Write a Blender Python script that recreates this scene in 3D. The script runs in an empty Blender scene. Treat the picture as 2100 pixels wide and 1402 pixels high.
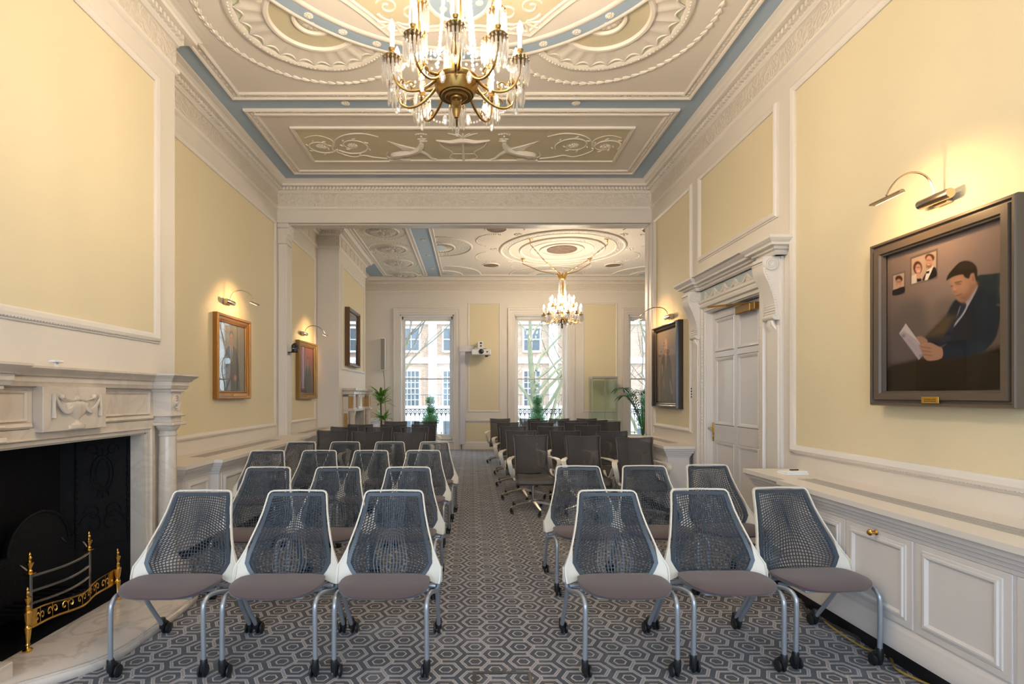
import bpy, bmesh, math, random
import numpy as np
from mathutils import Vector, Matrix
random.seed(7)
PI = math.pi
sin, cos, pi = math.sin, math.cos, math.pi
scene = bpy.context.scene
COL = scene.collection

# ------------------------------------------------------------------ materials
def new_mat(name):
    m = bpy.data.materials.new(name); m.use_nodes = True
    nt = m.node_tree; b = nt.nodes['Principled BSDF']
    return m, nt, b
def mat(name, col, rough=.5, metal=0., spec=.5, coat=0., bump=0., bscale=200., sheen=0., emis=None, estr=0., var=0., vscale=6.):
    m, nt, b = new_mat(name)
    b.inputs['Base Color'].default_value = (*col, 1)
    b.inputs['Roughness'].default_value = rough
    b.inputs['Metallic'].default_value = metal
    b.inputs['Specular IOR Level'].default_value = spec
    b.inputs['Coat Weight'].default_value = coat
    b.inputs['Coat Roughness'].default_value = .03
    if sheen: b.inputs['Sheen Weight'].default_value = sheen
    if emis:
        b.inputs['Emission Color'].default_value = (*emis, 1); b.inputs['Emission Strength'].default_value = estr
    tc = None
    if bump or var:
        tc = nt.nodes.new('ShaderNodeTexCoord')
    if bump:
        n = nt.nodes.new('ShaderNodeTexNoise'); n.inputs['Scale'].default_value = bscale; n.inputs['Detail'].default_value = 3
        bp = nt.nodes.new('ShaderNodeBump'); bp.inputs['Strength'].default_value = bump; bp.inputs['Distance'].default_value = .01
        nt.links.new(tc.outputs['Object'], n.inputs['Vector']); nt.links.new(n.outputs['Fac'], bp.inputs['Height'])
        nt.links.new(bp.outputs['Normal'], b.inputs['Normal'])
    if var:
        n = nt.nodes.new('ShaderNodeTexNoise'); n.inputs['Scale'].default_value = vscale; n.inputs['Detail'].default_value = 4
        mx = nt.nodes.new('ShaderNodeMix'); mx.data_type = 'RGBA'
        mx.inputs[6].default_value = (*[c * (1 - var) for c in col], 1); mx.inputs[7].default_value = (*[min(1, c * (1 + var)) for c in col], 1)
        nt.links.new(tc.outputs['Object'], n.inputs['Vector']); nt.links.new(n.outputs['Fac'], mx.inputs[0]); nt.links.new(mx.outputs[2], b.inputs['Base Color'])
    return m
def vmath(nt, op, a, b=None, c=None):
    n = nt.nodes.new('ShaderNodeMath'); n.operation = op
    for i, x in enumerate((a, b, c)):
        if x is None: continue
        if isinstance(x, (int, float)): n.inputs[i].default_value = x
        else: nt.links.new(x, n.inputs[i])
    return n.outputs[0]
def mixc(nt, f, a, b):
    n = nt.nodes.new('ShaderNodeMix'); n.data_type = 'RGBA'
    nt.links.new(f, n.inputs[0])
    for i, x in ((6, a), (7, b)):
        if isinstance(x, tuple): n.inputs[i].default_value = (*x, 1)
        else: nt.links.new(x, n.inputs[i])
    return n.outputs[2]
def transp_mat(name, col, fac, rough=.5, tint=(1, 1, 1), spec=.5):
    """surface that lets a share of the light straight through (woven mesh, thin glass)"""
    m, nt, b = new_mat(name)
    b.inputs['Base Color'].default_value = (*col, 1); b.inputs['Roughness'].default_value = rough
    b.inputs['Specular IOR Level'].default_value = spec
    t = nt.nodes.new('ShaderNodeBsdfTransparent'); t.inputs[0].default_value = (*tint, 1)
    mx = nt.nodes.new('ShaderNodeMixShader'); mx.inputs[0].default_value = fac
    out = nt.nodes['Material Output']
    nt.links.new(b.outputs[0], mx.inputs[1]); nt.links.new(t.outputs[0], mx.inputs[2]); nt.links.new(mx.outputs[0], out.inputs[0])
    return m
def thin_glass(name, tint, refl=.06, rough=.02):
    m = bpy.data.materials.new(name); m.use_nodes = True; nt = m.node_tree; nt.nodes.clear()
    out = nt.nodes.new('ShaderNodeOutputMaterial')
    t = nt.nodes.new('ShaderNodeBsdfTransparent'); t.inputs[0].default_value = (*tint, 1)
    g = nt.nodes.new('ShaderNodeBsdfGlossy'); g.inputs['Roughness'].default_value = rough
    lw = nt.nodes.new('ShaderNodeLayerWeight'); lw.inputs[0].default_value = .5
    f = vmath(nt, 'ADD', vmath(nt, 'MULTIPLY', vmath(nt, 'POWER', lw.outputs['Facing'], 5.), .8), .025 + refl)
    mx = nt.nodes.new('ShaderNodeMixShader')
    nt.links.new(f, mx.inputs[0]); nt.links.new(t.outputs[0], mx.inputs[1]); nt.links.new(g.outputs[0], mx.inputs[2]); nt.links.new(mx.outputs[0], out.inputs[0])
    return m
def marble_mat(name, base, vein, rough=.25, scale=3., vs=.28):
    m, nt, b = new_mat(name); b.inputs['Roughness'].default_value = rough
    tc = nt.nodes.new('ShaderNodeTexCoord')
    n = nt.nodes.new('ShaderNodeTexNoise'); n.inputs['Scale'].default_value = scale; n.inputs['Detail'].default_value = 8; n.inputs['Distortion'].default_value = 1.2
    nt.links.new(tc.outputs['Object'], n.inputs['Vector'])
    v = vmath(nt, 'ABSOLUTE', vmath(nt, 'SUBTRACT', n.outputs['Fac'], .5))
    f = vmath(nt, 'MINIMUM', vmath(nt, 'MULTIPLY', v, 22.), 1.)
    n2 = nt.nodes.new('ShaderNodeTexNoise'); n2.inputs['Scale'].default_value = scale * 1.7; n2.inputs['Detail'].default_value = 3
    nt.links.new(tc.outputs['Object'], n2.inputs['Vector'])
    base2 = tuple(c * .78 for c in base)
    c1 = mixc(nt, n2.outputs['Fac'], base, base2)
    f2 = vmath(nt, 'ADD', vmath(nt, 'MULTIPLY', f, vs), 1-vs)
    nt.links.new(mixc(nt, f2, vein, c1), b.inputs['Base Color'])
    return m
def relief_mat(name, col, scale=14, strength=.6, rough=.5):
    """low plaster relief: scrolling ornament as bump"""
    m, nt, b = new_mat(name); b.inputs['Base Color'].default_value = (*col, 1); b.inputs['Roughness'].default_value = rough
    tc = nt.nodes.new('ShaderNodeTexCoord')
    vo = nt.nodes.new('ShaderNodeTexVoronoi'); vo.inputs['Scale'].default_value = scale; vo.feature = 'SMOOTH_F1'
    n = nt.nodes.new('ShaderNodeTexNoise'); n.inputs['Scale'].default_value = scale * 1.6; n.inputs['Distortion'].default_value = 2
    nt.links.new(tc.outputs['Object'], vo.inputs['Vector']); nt.links.new(tc.outputs['Object'], n.inputs['Vector'])
    s = vmath(nt, 'SINE', vmath(nt, 'MULTIPLY', vo.outputs['Distance'], 26.))
    h = vmath(nt, 'ADD', s, vmath(nt, 'MULTIPLY', n.outputs['Fac'], 2.))
    bp = nt.nodes.new('ShaderNodeBump'); bp.inputs['Strength'].default_value = strength; bp.inputs['Distance'].default_value = .008
    nt.links.new(h, bp.inputs['Height']); nt.links.new(bp.outputs['Normal'], b.inputs['Normal'])
    return m

M = {}
M['white'] = mat('cream white paint', (.74, .685, .615), .5, bump=.05, bscale=60)
M['trimw'] = mat('woodwork paint', (.74, .69, .635), .45)
M['cabw'] = mat('cabinet paint', (.70, .665, .645), .38)
M['yellow'] = mat('pale yellow wall paint', (.74, .645, .44), .6, bump=.06, bscale=90)
M['ceilw'] = mat('ceiling plaster', (.78, .72, .655), .6)
M['ceilr'] = mat('ceiling plaster mouldings', (.82, .76, .69), .55)
M['frieze'] = relief_mat('frieze relief plaster', (.74, .675, .59), 13, .5)
M['relief'] = relief_mat('ceiling relief plaster', (.78, .74, .68), 16, .8)
M['ceily'] = mat('ceiling yellow', (.66, .59, .42), .6)
M['ceilg'] = mat('ceiling pale green', (.72, .72, .57), .6)
M['ceilc'] = mat('ceiling pale cream', (.72, .69, .60), .6)
M['blue'] = mat('ceiling blue', (.375, .485, .61), .6)
M['marble'] = marble_mat('white marble', (.74, .65, .55), (.42, .36, .30), .22, 2.2)
M['hearthm'] = marble_mat('hearth marble', (.70, .62, .55), (.3, .27, .25), .2, 2.4, .4)
M['siena'] = marble_mat('ochre marble', (.50, .30, .10), (.16, .08, .04), .25, 7, .6)
M['iron'] = mat('black cast iron', (.006, .006, .0075), .6, spec=.15, bump=.3, bscale=60)
M['slate'] = mat('black slate', (.015, .015, .016), .4)
M['steel'] = mat('polished steel', (.5, .48, .47), .25, 1.)
M['brass'] = mat('polished brass', (.72, .43, .10), .22, 1.)
M['dbrass'] = mat('antique brass', (.34, .205, .065), .28, 1.)
M['grille'] = mat('vent grille bars', (.42, .39, .35), .45)
M['dgrey'] = mat('dark grey metal frame', (.04, .038, .04), .4)
M['gilt'] = mat('gilt wood', (.33, .155, .035), .3, .5, bump=.3, bscale=80)
M['gilt2'] = mat('pale gilt wood', (.27, .165, .05), .33, .5, bump=.3, bscale=80)
M['bwood'] = mat('black ebonised wood', (.03, .022, .018), .25)
M['gwood'] = mat('grey brown frame wood', (.10, .077, .057), .38)
M['dwood'] = mat('dark walnut frame', (.13, .065, .03), .3)
M['chrome'] = mat('brushed nickel', (.55, .47, .38), .22, 1.)
M['ivory'] = mat('ivory plastic', (.72, .68, .60), .4)
M['web'] = mat('blue grey elastomer', (.034, .049, .070), .33, spec=.6)
M['seat'] = mat('mauve brown seat fabric', (.082, .056, .064), .9, sheen=.3, bump=.25, bscale=900)
M['tube'] = mat('silver painted tube', (.42, .46, .52), .32, .6)
M['black'] = mat('black plastic', (.012, .012, .014), .4)
M['sling'] = transp_mat('dark grey sling mesh', (.052, .048, .048), .30, .6)
M['slingseat'] = transp_mat('dark grey seat mesh', (.085, .078, .075), .06, .55)
M['slingtrim'] = mat('grey brown back hem', (.075, .062, .055), .5)
M['alu'] = mat('satin aluminium', (.46, .42, .38), .35, .85)
M['candle'] = mat('ivory candle sleeve', (.85, .78, .62), .5)
M['bulb'] = mat('lit candle bulb', (1, .9, .7), .5, emis=(1., .80, .56), estr=430.)
M['bulb2'] = mat('lit candle bulb far', (1, .9, .7), .5, emis=(1., .80, .56), estr=310.)
M['lampled'] = mat('lit picture lamp strip', (1, .8, .5), .5, emis=(1., .62, .25), estr=14.)
def crystal_mat():
    m = bpy.data.materials.new('cut crystal'); m.use_nodes = True; nt = m.node_tree; nt.nodes.clear()
    out = nt.nodes.new('ShaderNodeOutputMaterial'); t = nt.nodes.new('ShaderNodeBsdfTransparent')
    g = nt.nodes.new('ShaderNodeBsdfGlossy'); g.inputs['Roughness'].default_value = .12
    d = nt.nodes.new('ShaderNodeBsdfTranslucent'); d.inputs[0].default_value = (.95, .95, .95, 1)
    a = nt.nodes.new('ShaderNodeMixShader'); a.inputs[0].default_value = .42; b = nt.nodes.new('ShaderNodeMixShader'); b.inputs[0].default_value = .5
    nt.links.new(g.outputs[0], a.inputs[1]); nt.links.new(d.outputs[0], a.inputs[2]); nt.links.new(t.outputs[0], b.inputs[1]); nt.links.new(a.outputs[0], b.inputs[2]); nt.links.new(b.outputs[0], out.inputs[0])
    return m
M['crystal'] = crystal_mat()
M['pane'] = thin_glass('window glass', (.97, .98, .97), .0, .0)
M['picglass'] = thin_glass('picture glass', (.99, .99, .99), .04, .0)
M['picglass2'] = thin_glass('picture glass low reflection', (.99, .99, .99), -.015, .0)
M['gpane'] = thin_glass('greenish display glass', (.955, .985, .965), .0, .0)
M['leaf'] = mat('dark green leaf', (.03, .12, .02), .4, var=.3)
M['leafy'] = mat('bright striped leaf', (.20, .40, .06), .35, var=.45, vscale=25)
M['topiary'] = mat('topiary leaves', (.04, .15, .03), .5, var=.4, vscale=20)
M['stem'] = mat('woody stem', (.12, .08, .05), .8)
M['bark'] = mat('plane tree bark', (.20, .18, .15), .8, var=.35, vscale=2.5)
M['moss'] = mat('mossy bark', (.155, .15, .085), .8, var=.3, vscale=4)
M['twig'] = mat('bare twigs', (.13, .115, .09), .8)
M['railing'] = mat('black iron railing', (.02, .025, .035), .4)
M['pot'] = mat('blue grey planter', (.06, .085, .12), .4)
M['stucco'] = mat('white stucco', (.85, .83, .80), .7)
M['stone'] = mat('pavement stone', (.45, .44, .42), .8, var=.1)
M['oglass'] = mat('dark window glass outside', (.05, .065, .075), .08, spec=.9, var=.5, vscale=1.2)
M['owhite'] = mat('white painted sash outside', (.85, .86, .86), .5)
M['proj'] = mat('white projector casing', (.70, .69, .70), .4)
M['lens'] = mat('projector lens', (.01, .01, .015), .08, spec=1.)
M['grey'] = mat('grey plastic', (.38, .36, .36), .5)
M['trunk'] = mat('pale lilac trunking', (.62, .59, .62), .4)
M['spk'] = mat('speaker grille', (.30, .27, .25), .6, bump=.4, bscale=500)
M['glossw'] = mat('glossy door paint', (.70, .68, .69), .22)
M['sage'] = mat('grey blue frieze ground', (.50, .57, .57), .3)
M['cable'] = mat('dark cable', (.06, .05, .05), .6)
M['ycable'] = mat('yellow cable', (.35, .22, .04), .5)
M['plaq'] = mat('brass plaque', (.75, .45, .08), .3, .8)
M['ink'] = mat('dark lettering', (.05, .03, .01), .6)
M['roundel'] = mat('roundel painting', (.20, .13, .09), .5, var=.9, vscale=9)
M['paper'] = mat('white paper', (.85, .84, .82), .5)
M['red'] = mat('red geranium', (.7, .05, .02), .5)

def brick_mat():
    m, nt, b = new_mat('brick wall'); b.inputs['Roughness'].default_value = .85
    tc = nt.nodes.new('ShaderNodeTexCoord'); mp = nt.nodes.new('ShaderNodeMapping'); mp.inputs['Rotation'].default_value = (PI/2, 0, 0)
    br = nt.nodes.new('ShaderNodeTexBrick')
    br.inputs['Color1'].default_value = (.30, .165, .105, 1); br.inputs['Color2'].default_value = (.40, .255, .155, 1); br.inputs['Mortar'].default_value = (.36, .32, .28, 1)
    br.inputs['Scale'].default_value = 1.; br.inputs['Brick Width'].default_value = .23; br.inputs['Row Height'].default_value = .08; br.inputs['Mortar Size'].default_value = .01
    nt.links.new(tc.outputs['Object'], mp.inputs[0]); nt.links.new(mp.outputs[0], br.inputs[0]); nt.links.new(br.outputs[0], b.inputs['Base Color'])
    return m
M['brick'] = brick_mat()

def carpet_mat():
    m, nt, b = new_mat('hexagon patterned carpet'); b.inputs['Roughness'].default_value = .95; b.inputs['Specular IOR Level'].default_value = .2
    b.inputs['Sheen Weight'].default_value = .25
    tc = nt.nodes.new('ShaderNodeTexCoord'); sp = nt.nodes.new('ShaderNodeSeparateXYZ')
    nz = nt.nodes.new('ShaderNodeTexNoise'); nz.inputs['Scale'].default_value = 60; nz.inputs['Detail'].default_value = 2
    nt.links.new(tc.outputs['Object'], nz.inputs['Vector'])
    nt.links.new(tc.outputs['Object'], sp.inputs[0])
    jit = vmath(nt, 'MULTIPLY', vmath(nt, 'SUBTRACT', nz.outputs['Fac'], .5), .007)
    X = vmath(nt, 'ADD', sp.outputs[0], jit); Y = vmath(nt, 'ADD', sp.outputs[1], jit)
    W, H = .263, .167
    def cell(ox, oy):
        x = vmath(nt, 'ABSOLUTE', vmath(nt, 'WRAP', vmath(nt, 'SUBTRACT', X, ox), W/2, -W/2))
        y = vmath(nt, 'ABSOLUTE', vmath(nt, 'WRAP', vmath(nt, 'SUBTRACT', Y, oy), H/2, -H/2))
        return vmath(nt, 'MAXIMUM', vmath(nt, 'DIVIDE', y, .071), vmath(nt, 'ADD', vmath(nt, 'DIVIDE', x, .0865), vmath(nt, 'MULTIPLY', y, 6.6)))
    a, c = cell(.02, .03), cell(.02 + .107, .03 + H/2)
    d = vmath(nt, 'MINIMUM', a, c); g = vmath(nt, 'ABSOLUTE', vmath(nt, 'SUBTRACT', a, c))
    def band(x, lo, hi):
        return vmath(nt, 'MULTIPLY', vmath(nt, 'GREATER_THAN', x, lo), vmath(nt, 'LESS_THAN', x, hi))
    inside = vmath(nt, 'LESS_THAN', d, 1.)
    ring = vmath(nt, 'MAXIMUM', band(d, .76, 1.), vmath(nt, 'MULTIPLY', inside, vmath(nt, 'LESS_THAN', g, .20)))
    ring = vmath(nt, 'MULTIPLY', ring, vmath(nt, 'GREATER_THAN', d, .5))
    edge = vmath(nt, 'MAXIMUM', band(d, .93, 1.0), vmath(nt, 'MULTIPLY', band(d, .76, .82), vmath(nt, 'GREATER_THAN', g, .2)))
    edge = vmath(nt, 'MAXIMUM', edge, vmath(nt, 'MULTIPLY', vmath(nt, 'MULTIPLY', inside, band(g, .13, .20)), vmath(nt, 'LESS_THAN', d, .93)))
    edge = vmath(nt, 'MULTIPLY', edge, ring)
    inner = band(d, .34, .44)
    dark, mauve, light = (.040, .046, .062), (.255, .26, .31), (.48, .42, .38)
    c1 = mixc(nt, ring, dark, mauve); c2 = mixc(nt, edge, c1, light); c3 = mixc(nt, inner, c2, light)
    n2 = nt.nodes.new('ShaderNodeTexNoise'); n2.inputs['Scale'].default_value = 3.; n2.inputs['Detail'].default_value = 5
    nt.links.new(tc.outputs['Object'], n2.inputs['Vector'])
    f = vmath(nt, 'MULTIPLY', vmath(nt, 'SUBTRACT', n2.outputs['Fac'], .52), .9)
    f = vmath(nt, 'MAXIMUM', f, 0.)
    c4 = mixc(nt, f, c3, (.52, .54, .60))
    nt.links.new(c4, b.inputs['Base Color'])
    n3 = nt.nodes.new('ShaderNodeTexNoise'); n3.inputs['Scale'].default_value = 700
    nt.links.new(tc.outputs['Object'], n3.inputs['Vector'])
    bp = nt.nodes.new('ShaderNodeBump'); bp.inputs['Strength'].default_value = .4; bp.inputs['Distance'].default_value = .004
    nt.links.new(n3.outputs['Fac'], bp.inputs['Height']); nt.links.new(bp.outputs['Normal'], b.inputs['Normal'])
    return m
M['carpet'] = carpet_mat()

# ------------------------------------------------------------------ mesh builder
def V(*a): return Vector(a)
class MB:
    def __init__(s): s.v = []; s.f = []; s.mi = []; s.cur = 0
    def add(s, vs, fs):
        o = len(s.v); s.v += [tuple(v) for v in vs]; s.f += [tuple(i + o for i in f) for f in fs]; s.mi += [s.cur] * len(fs); return s
    def box(s, x0, x1, y0, y1, z0, z1, c=0.):
        if x0 > x1: x0, x1 = x1, x0
        if y0 > y1: y0, y1 = y1, y0
        if z0 > z1: z0, z1 = z1, z0
        if not c:
            return s.add([(x0,y0,z0),(x1,y0,z0),(x1,y1,z0),(x0,y1,z0),(x0,y0,z1),(x1,y0,z1),(x1,y1,z1),(x0,y1,z1)],
                         [(0,3,2,1),(4,5,6,7),(0,1,5,4),(1,2,6,5),(2,3,7,6),(3,0,4,7)])
        c = min(c, (x1-x0)/2.01, (y1-y0)/2.01, (z1-z0)/2.01)
        lo = (x0, y0, z0); hi = (x1, y1, z1); vs = []; idx = {}
        for sx in (0,1):
            for sy in (0,1):
                for sz in (0,1):
                    sg = (sx, sy, sz)
                    for ax in range(3):
                        p = []
                        for k in range(3):
                            base = hi[k] if sg[k] else lo[k]
                            if k != ax: base += -c if sg[k] else c
                            p.append(base)
                        idx[(sg, ax)] = len(vs); vs.append(p)
        fs = []
        for ax in range(3):
            a, b = [k for k in range(3) if k != ax]
            for side in (0,1):
                q = []
                for (i, j) in ((0,0),(1,0),(1,1),(0,1)):
                    sg = [0,0,0]; sg[ax] = side; sg[a] = i; sg[b] = j; q.append(idx[(tuple(sg), ax)])
                fs.append(q)
        for ax in range(3):
            a, b = [k for k in range(3) if k != ax]
            for i in (0,1):
                for j in (0,1):
                    s0 = [0,0,0]; s0[a] = i; s0[b] = j; s1 = list(s0); s1[ax] = 1
                    fs.append([idx[(tuple(s0), a)], idx[(tuple(s1), a)], idx[(tuple(s1), b)], idx[(tuple(s0), b)]])
        for sx in (0,1):
            for sy in (0,1):
                for sz in (0,1): fs.append([idx[((sx,sy,sz), k)] for k in range(3)])
        return s.add(vs, fs)
    def tube(s, pts, r, n=8, closed=False, cap=True, flat=None):
        """flat = (sa, sb): radii scale of the two cross axes"""
        P = [Vector(p) for p in pts]; N = len(P)
        R = r if isinstance(r, (list, tuple)) else [r] * N
        tang = []
        for i in range(N):
            a = P[(i-1) % N] if (closed or i > 0) else P[i]; b = P[(i+1) % N] if (closed or i < N-1) else P[i]
            t = (b - a); tang.append(t.normalized() if t.length > 1e-9 else Vector((0,0,1)))
        t0 = tang[0]; ref = Vector((0,0,1)) if abs(t0.z) < .9 else Vector((1,0,0))
        u = (ref - t0 * ref.dot(t0)).normalized(); vs = []; fs = []
        for i in range(N):
            t = tang[i]; u = (u - t * u.dot(t))
            u = u.normalized() if u.length > 1e-6 else t.orthogonal().normalized()
            w = t.cross(u)
            for k in range(n):
                a = 2*PI*k/n + (PI/4 if n == 4 else 0)
                ca, sa = cos(a), sin(a)
                if flat: ca *= flat[0]; sa *= flat[1]
                vs.append(P[i] + (u * ca + w * sa) * R[i])
        for i in range(N if closed else N-1):
            j = (i+1) % N
            for k in range(n):
                l = (k+1) % n; fs.append((i*n+k, i*n+l, j*n+l, j*n+k))
        if cap and not closed:
            fs.append(tuple(range(n-1, -1, -1))); fs.append(tuple((N-1)*n + k for k in range(n)))
        return s.add(vs, fs)
    def ribbon(s, pts, w, t, side, cap=True):
        """flat strip of rectangular section; side = width direction"""
        P = [Vector(p) for p in pts]; N = len(P); vs = []; fs = []; sd = Vector(side).normalized()
        Wd = w if isinstance(w, (list, tuple)) else [w] * N
        for i in range(N):
            tg = (P[min(i+1, N-1)] - P[max(i-1, 0)]).normalized()
            a = (sd - tg * sd.dot(tg)).normalized(); b = tg.cross(a)
            for (i1, i2) in ((-1,-1),(1,-1),(1,1),(-1,1)): vs.append(P[i] + a * (Wd[i]/2*i1) + b * (t/2*i2))
        for i in range(N-1):
            for k in range(4):
                l = (k+1) % 4; fs.append((i*4+k, i*4+l, i*4+4+l, i*4+4+k))
        if cap: fs += [(3,2,1,0), tuple((N-1)*4+k for k in range(4))]
        return s.add(vs, fs)
    def lathe(s, prof, o=(0,0,0), n=24, axis='z', arc=(0, 2*PI), cap=True):
        vs = []; fs = []; full = abs(arc[1]-arc[0]-2*PI) < 1e-6; K = n if full else n+1
        for (r, h) in prof:
            for k in range(K):
                a = arc[0] + (arc[1]-arc[0])*k/n; x, y, z = r*cos(a), r*sin(a), h
                if axis == 'x': x, y, z = z, x, y
                elif axis == 'y': x, y, z = x, z, y
                vs.append((o[0]+x, o[1]+y, o[2]+z))
        for i in range(len(prof)-1):
            for k in range(n):
                l = (k+1) % K; fs.append((i*K+k, i*K+l, (i+1)*K+l, (i+1)*K+k))
        if full and cap:
            if prof[0][0] > 1e-6: fs.append(tuple(range(K-1, -1, -1)))
            if prof[-1][0] > 1e-6: fs.append(tuple((len(prof)-1)*K + k for k in range(K)))
        return s.add(vs, fs)
    def ball(s, c, r, n=8, m=6, sc=(1,1,1), R=None):
        vs = []; fs = []
        for i in range(1, m):
            t = PI*i/m
            for k in range(n):
                a = 2*PI*k/n; p = Vector((r*sin(t)*cos(a)*sc[0], r*sin(t)*sin(a)*sc[1], r*cos(t)*sc[2]))
                if R: p = R @ p
                vs.append((c[0]+p.x, c[1]+p.y, c[2]+p.z))
        top = Vector((0,0,r*sc[2])); bot = -top
        if R: top = R @ top; bot = R @ bot
        vs.append((c[0]+top.x, c[1]+top.y, c[2]+top.z)); vs.append((c[0]+bot.x, c[1]+bot.y, c[2]+bot.z))
        T = len(vs)-2; B = T+1
        for i in range(m-2):
            for k in range(n):
                l = (k+1) % n; fs.append((i*n+k, (i+1)*n+k, (i+1)*n+l, i*n+l))
        for k in range(n):
            l = (k+1) % n; fs.append((T, k, l)); fs.append((B, (m-2)*n+l, (m-2)*n+k))
        return s.add(vs, fs)
    def prism(s, poly, ext):
        n = len(poly); e = Vector(ext); vs = [Vector(p) for p in poly] + [Vector(p)+e for p in poly]
        fs = [tuple(range(n)), tuple(range(2*n-1, n-1, -1))] + [(k, (k+1) % n, n+(k+1) % n, n+k) for k in range(n)]
        return s.add(vs, fs)
    def sweep(s, path, prof, fn, closed=True, pclosed=False, flip=1):
        """mitred sweep in a plane. path [(a,b)], prof [(u,v)] u = offset to the left of travel * flip, v = out of plane"""
        N = len(path); vs = []; fs = []; P = [Vector(p) for p in path]
        for i in range(N):
            def nrm(a, b):
                d = (b - a).normalized(); return Vector((-d.y, d.x)) * flip
            if closed or 0 < i < N-1:
                n1 = nrm(P[i-1], P[i]); n2 = nrm(P[i], P[(i+1) % N]); mm = (n1 + n2)
                m_ = mm / max(.2, (1 + n1.dot(n2)))
            elif i == 0: m_ = nrm(P[0], P[1])
            else: m_ = nrm(P[-2], P[-1])
            for (u, v) in prof:
                q = P[i] + m_ * u; vs.append(fn(q.x, q.y, v))
        K = len(prof); KK = K if pclosed else K-1
        for i in range(N if closed else N-1):
            j = (i+1) % N
            for k in range(KK):
                l = (k+1) % K; fs.append((i*K+k, i*K+l, j*K+l, j*K+k))
        if not closed and pclosed:
            fs.append(tuple(range(K-1, -1, -1))); fs.append(tuple((N-1)*K+k for k in range(K)))
        return s.add(vs, fs)
    def build(s, name, mats, parent=None, smooth=35, loc=None):
        me = bpy.data.meshes.new(name)
        me.from_pydata(s.v, [], s.f)
        if not isinstance(mats, (list, tuple)): mats = [mats]
        for m in mats: me.materials.append(M[m] if isinstance(m, str) else m)
        if len(mats) > 1: me.polygons.foreach_set('material_index', s.mi)
        bm = bmesh.new(); bm.from_mesh(me); bmesh.ops.recalc_face_normals(bm, faces=bm.faces); bm.to_mesh(me); bm.free()
        if smooth:
            me.polygons.foreach_set('use_smooth', [True]*len(me.polygons)); me.set_sharp_from_angle(angle=math.radians(smooth))
        me.update()
        o = bpy.data.objects.new(name, me); COL.objects.link(o)
        if parent: o.parent = parent
        if loc: o.location = loc
        return o

def thing(name, label, cat, loc=(0,0,0), rz=0., group=None):
    o = bpy.data.objects.new(name, None); COL.objects.link(o); o.location = loc; o.rotation_euler = (0,0,rz); o.empty_display_size = .1
    o['label'] = label; o['category'] = cat
    if group: o['group'] = group
    return o
def tag(o, label, cat, group=None):
    o['label'] = label; o['category'] = cat
    if group: o['group'] = group
    return o
def struct(o):
    o['kind'] = 'structure'; return o
def copy_tree(o, parent=None):
    c = o.copy(); COL.objects.link(c)
    if parent: c.parent = parent
    for ch in list(o.children): copy_tree(ch, c)
    return c
def bez(p0, p1, p2, p3, n=10):
    out = []
    for i in range(n+1):
        t = i/n; a = (1-t)**3; b = 3*t*(1-t)**2; c = 3*t*t*(1-t); d = t**3
        out.append(tuple(a*p0[k]+b*p1[k]+c*p2[k]+d*p3[k] for k in range(len(p0))))
    return out
def smooth_path(pts, n=6, closed=False):
    """Catmull-Rom"""
    P = [Vector(p) for p in pts]; N = len(P); out = []
    rng = range(N if closed else N-1)
    for i in rng:
        p0 = P[(i-1) % N] if (closed or i > 0) else P[0]; p1 = P[i]; p2 = P[(i+1) % N]; p3 = P[(i+2) % N] if (closed or i+2 < N) else P[-1]
        for k in range(n):
            t = k/n; out.append(.5*((2*p1)+(-p0+p2)*t+(2*p0-5*p1+4*p2-p3)*t*t+(-p0+3*p1-3*p2+p3)*t**3))
    if not closed: out.append(P[-1])
    return out
def arc2(cx, cy, r, a0, a1, n): return [(cx+r*cos(a0+(a1-a0)*k/n), cy+r*sin(a0+(a1-a0)*k/n)) for k in range(n+1)]
def circ(cx, cy, r, n=48): return [(cx+r*cos(2*PI*k/n), cy+r*sin(2*PI*k/n)) for k in range(n)]

# ------------------------------------------------------------------ room dimensions (metres)
CZ = 4.58                       # ceiling height
XL, XR = -2.88, 2.67            # side walls of the near room
YB = -1.9                       # wall behind the camera
Y1, Y2 = 7.8, 8.05              # beam between the rooms
YF = 14.1                       # window wall
XR2 = 6.72                      # right wall of the far room
BX = -2.53; B0, B1 = 2.15, 4.49   # near chimney breast
CX = -2.48; C0, C1 = 9.85, 12.3   # far chimney breast
RM = (-.1, 3.05)                # centre of the near ceiling
fL = lambda X: (lambda a, b, v: (X + v, a, b))
fR = lambda X: (lambda a, b, v: (X - v, a, b))
fF = lambda Y: (lambda a, b, v: (a, Y - v, b))
fN = lambda Y: (lambda a, b, v: (a, Y + v, b))
fC = lambda a, b, v: (a, b, CZ - v)
def rect(a0, a1, b0, b1): return [(a0, b0), (a1, b0), (a1, b1), (a0, b1)]
# ------------------------------------------------------------------ shell
def panel_mould(mb, path, fn, w=.055, h=.026, flip=-1):
    mb.sweep(path, [(0,0),(0,h*.45),(w*.2,h*.75),(w*.5,h),(w*.75,h*.8),(w*.85,h*.35),(w,h*.3),(w,0)], fn, True, False, flip)
def wall_panels(name, base, fn, panels, extra=None, mats=('white','yellow')):
    """wall mesh with its painted panel fields, plus one moulding mesh"""
    for (a0, a1, b0, b1) in panels:
        base.cur = 1
        base.add([fn(a0,b0,.003), fn(a1,b0,.003), fn(a1,b1,.003), fn(a0,b1,.003)], [(0,1,2,3)]); base.cur = 0
    o = struct(base.build(name, list(mats)))
    return o
TRIM = [0]
def trim(mb, m='trimw', smooth=30):
    TRIM[0] += 1
    return struct(mb.build('trim_%d' % TRIM[0], m, None, smooth))

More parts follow.
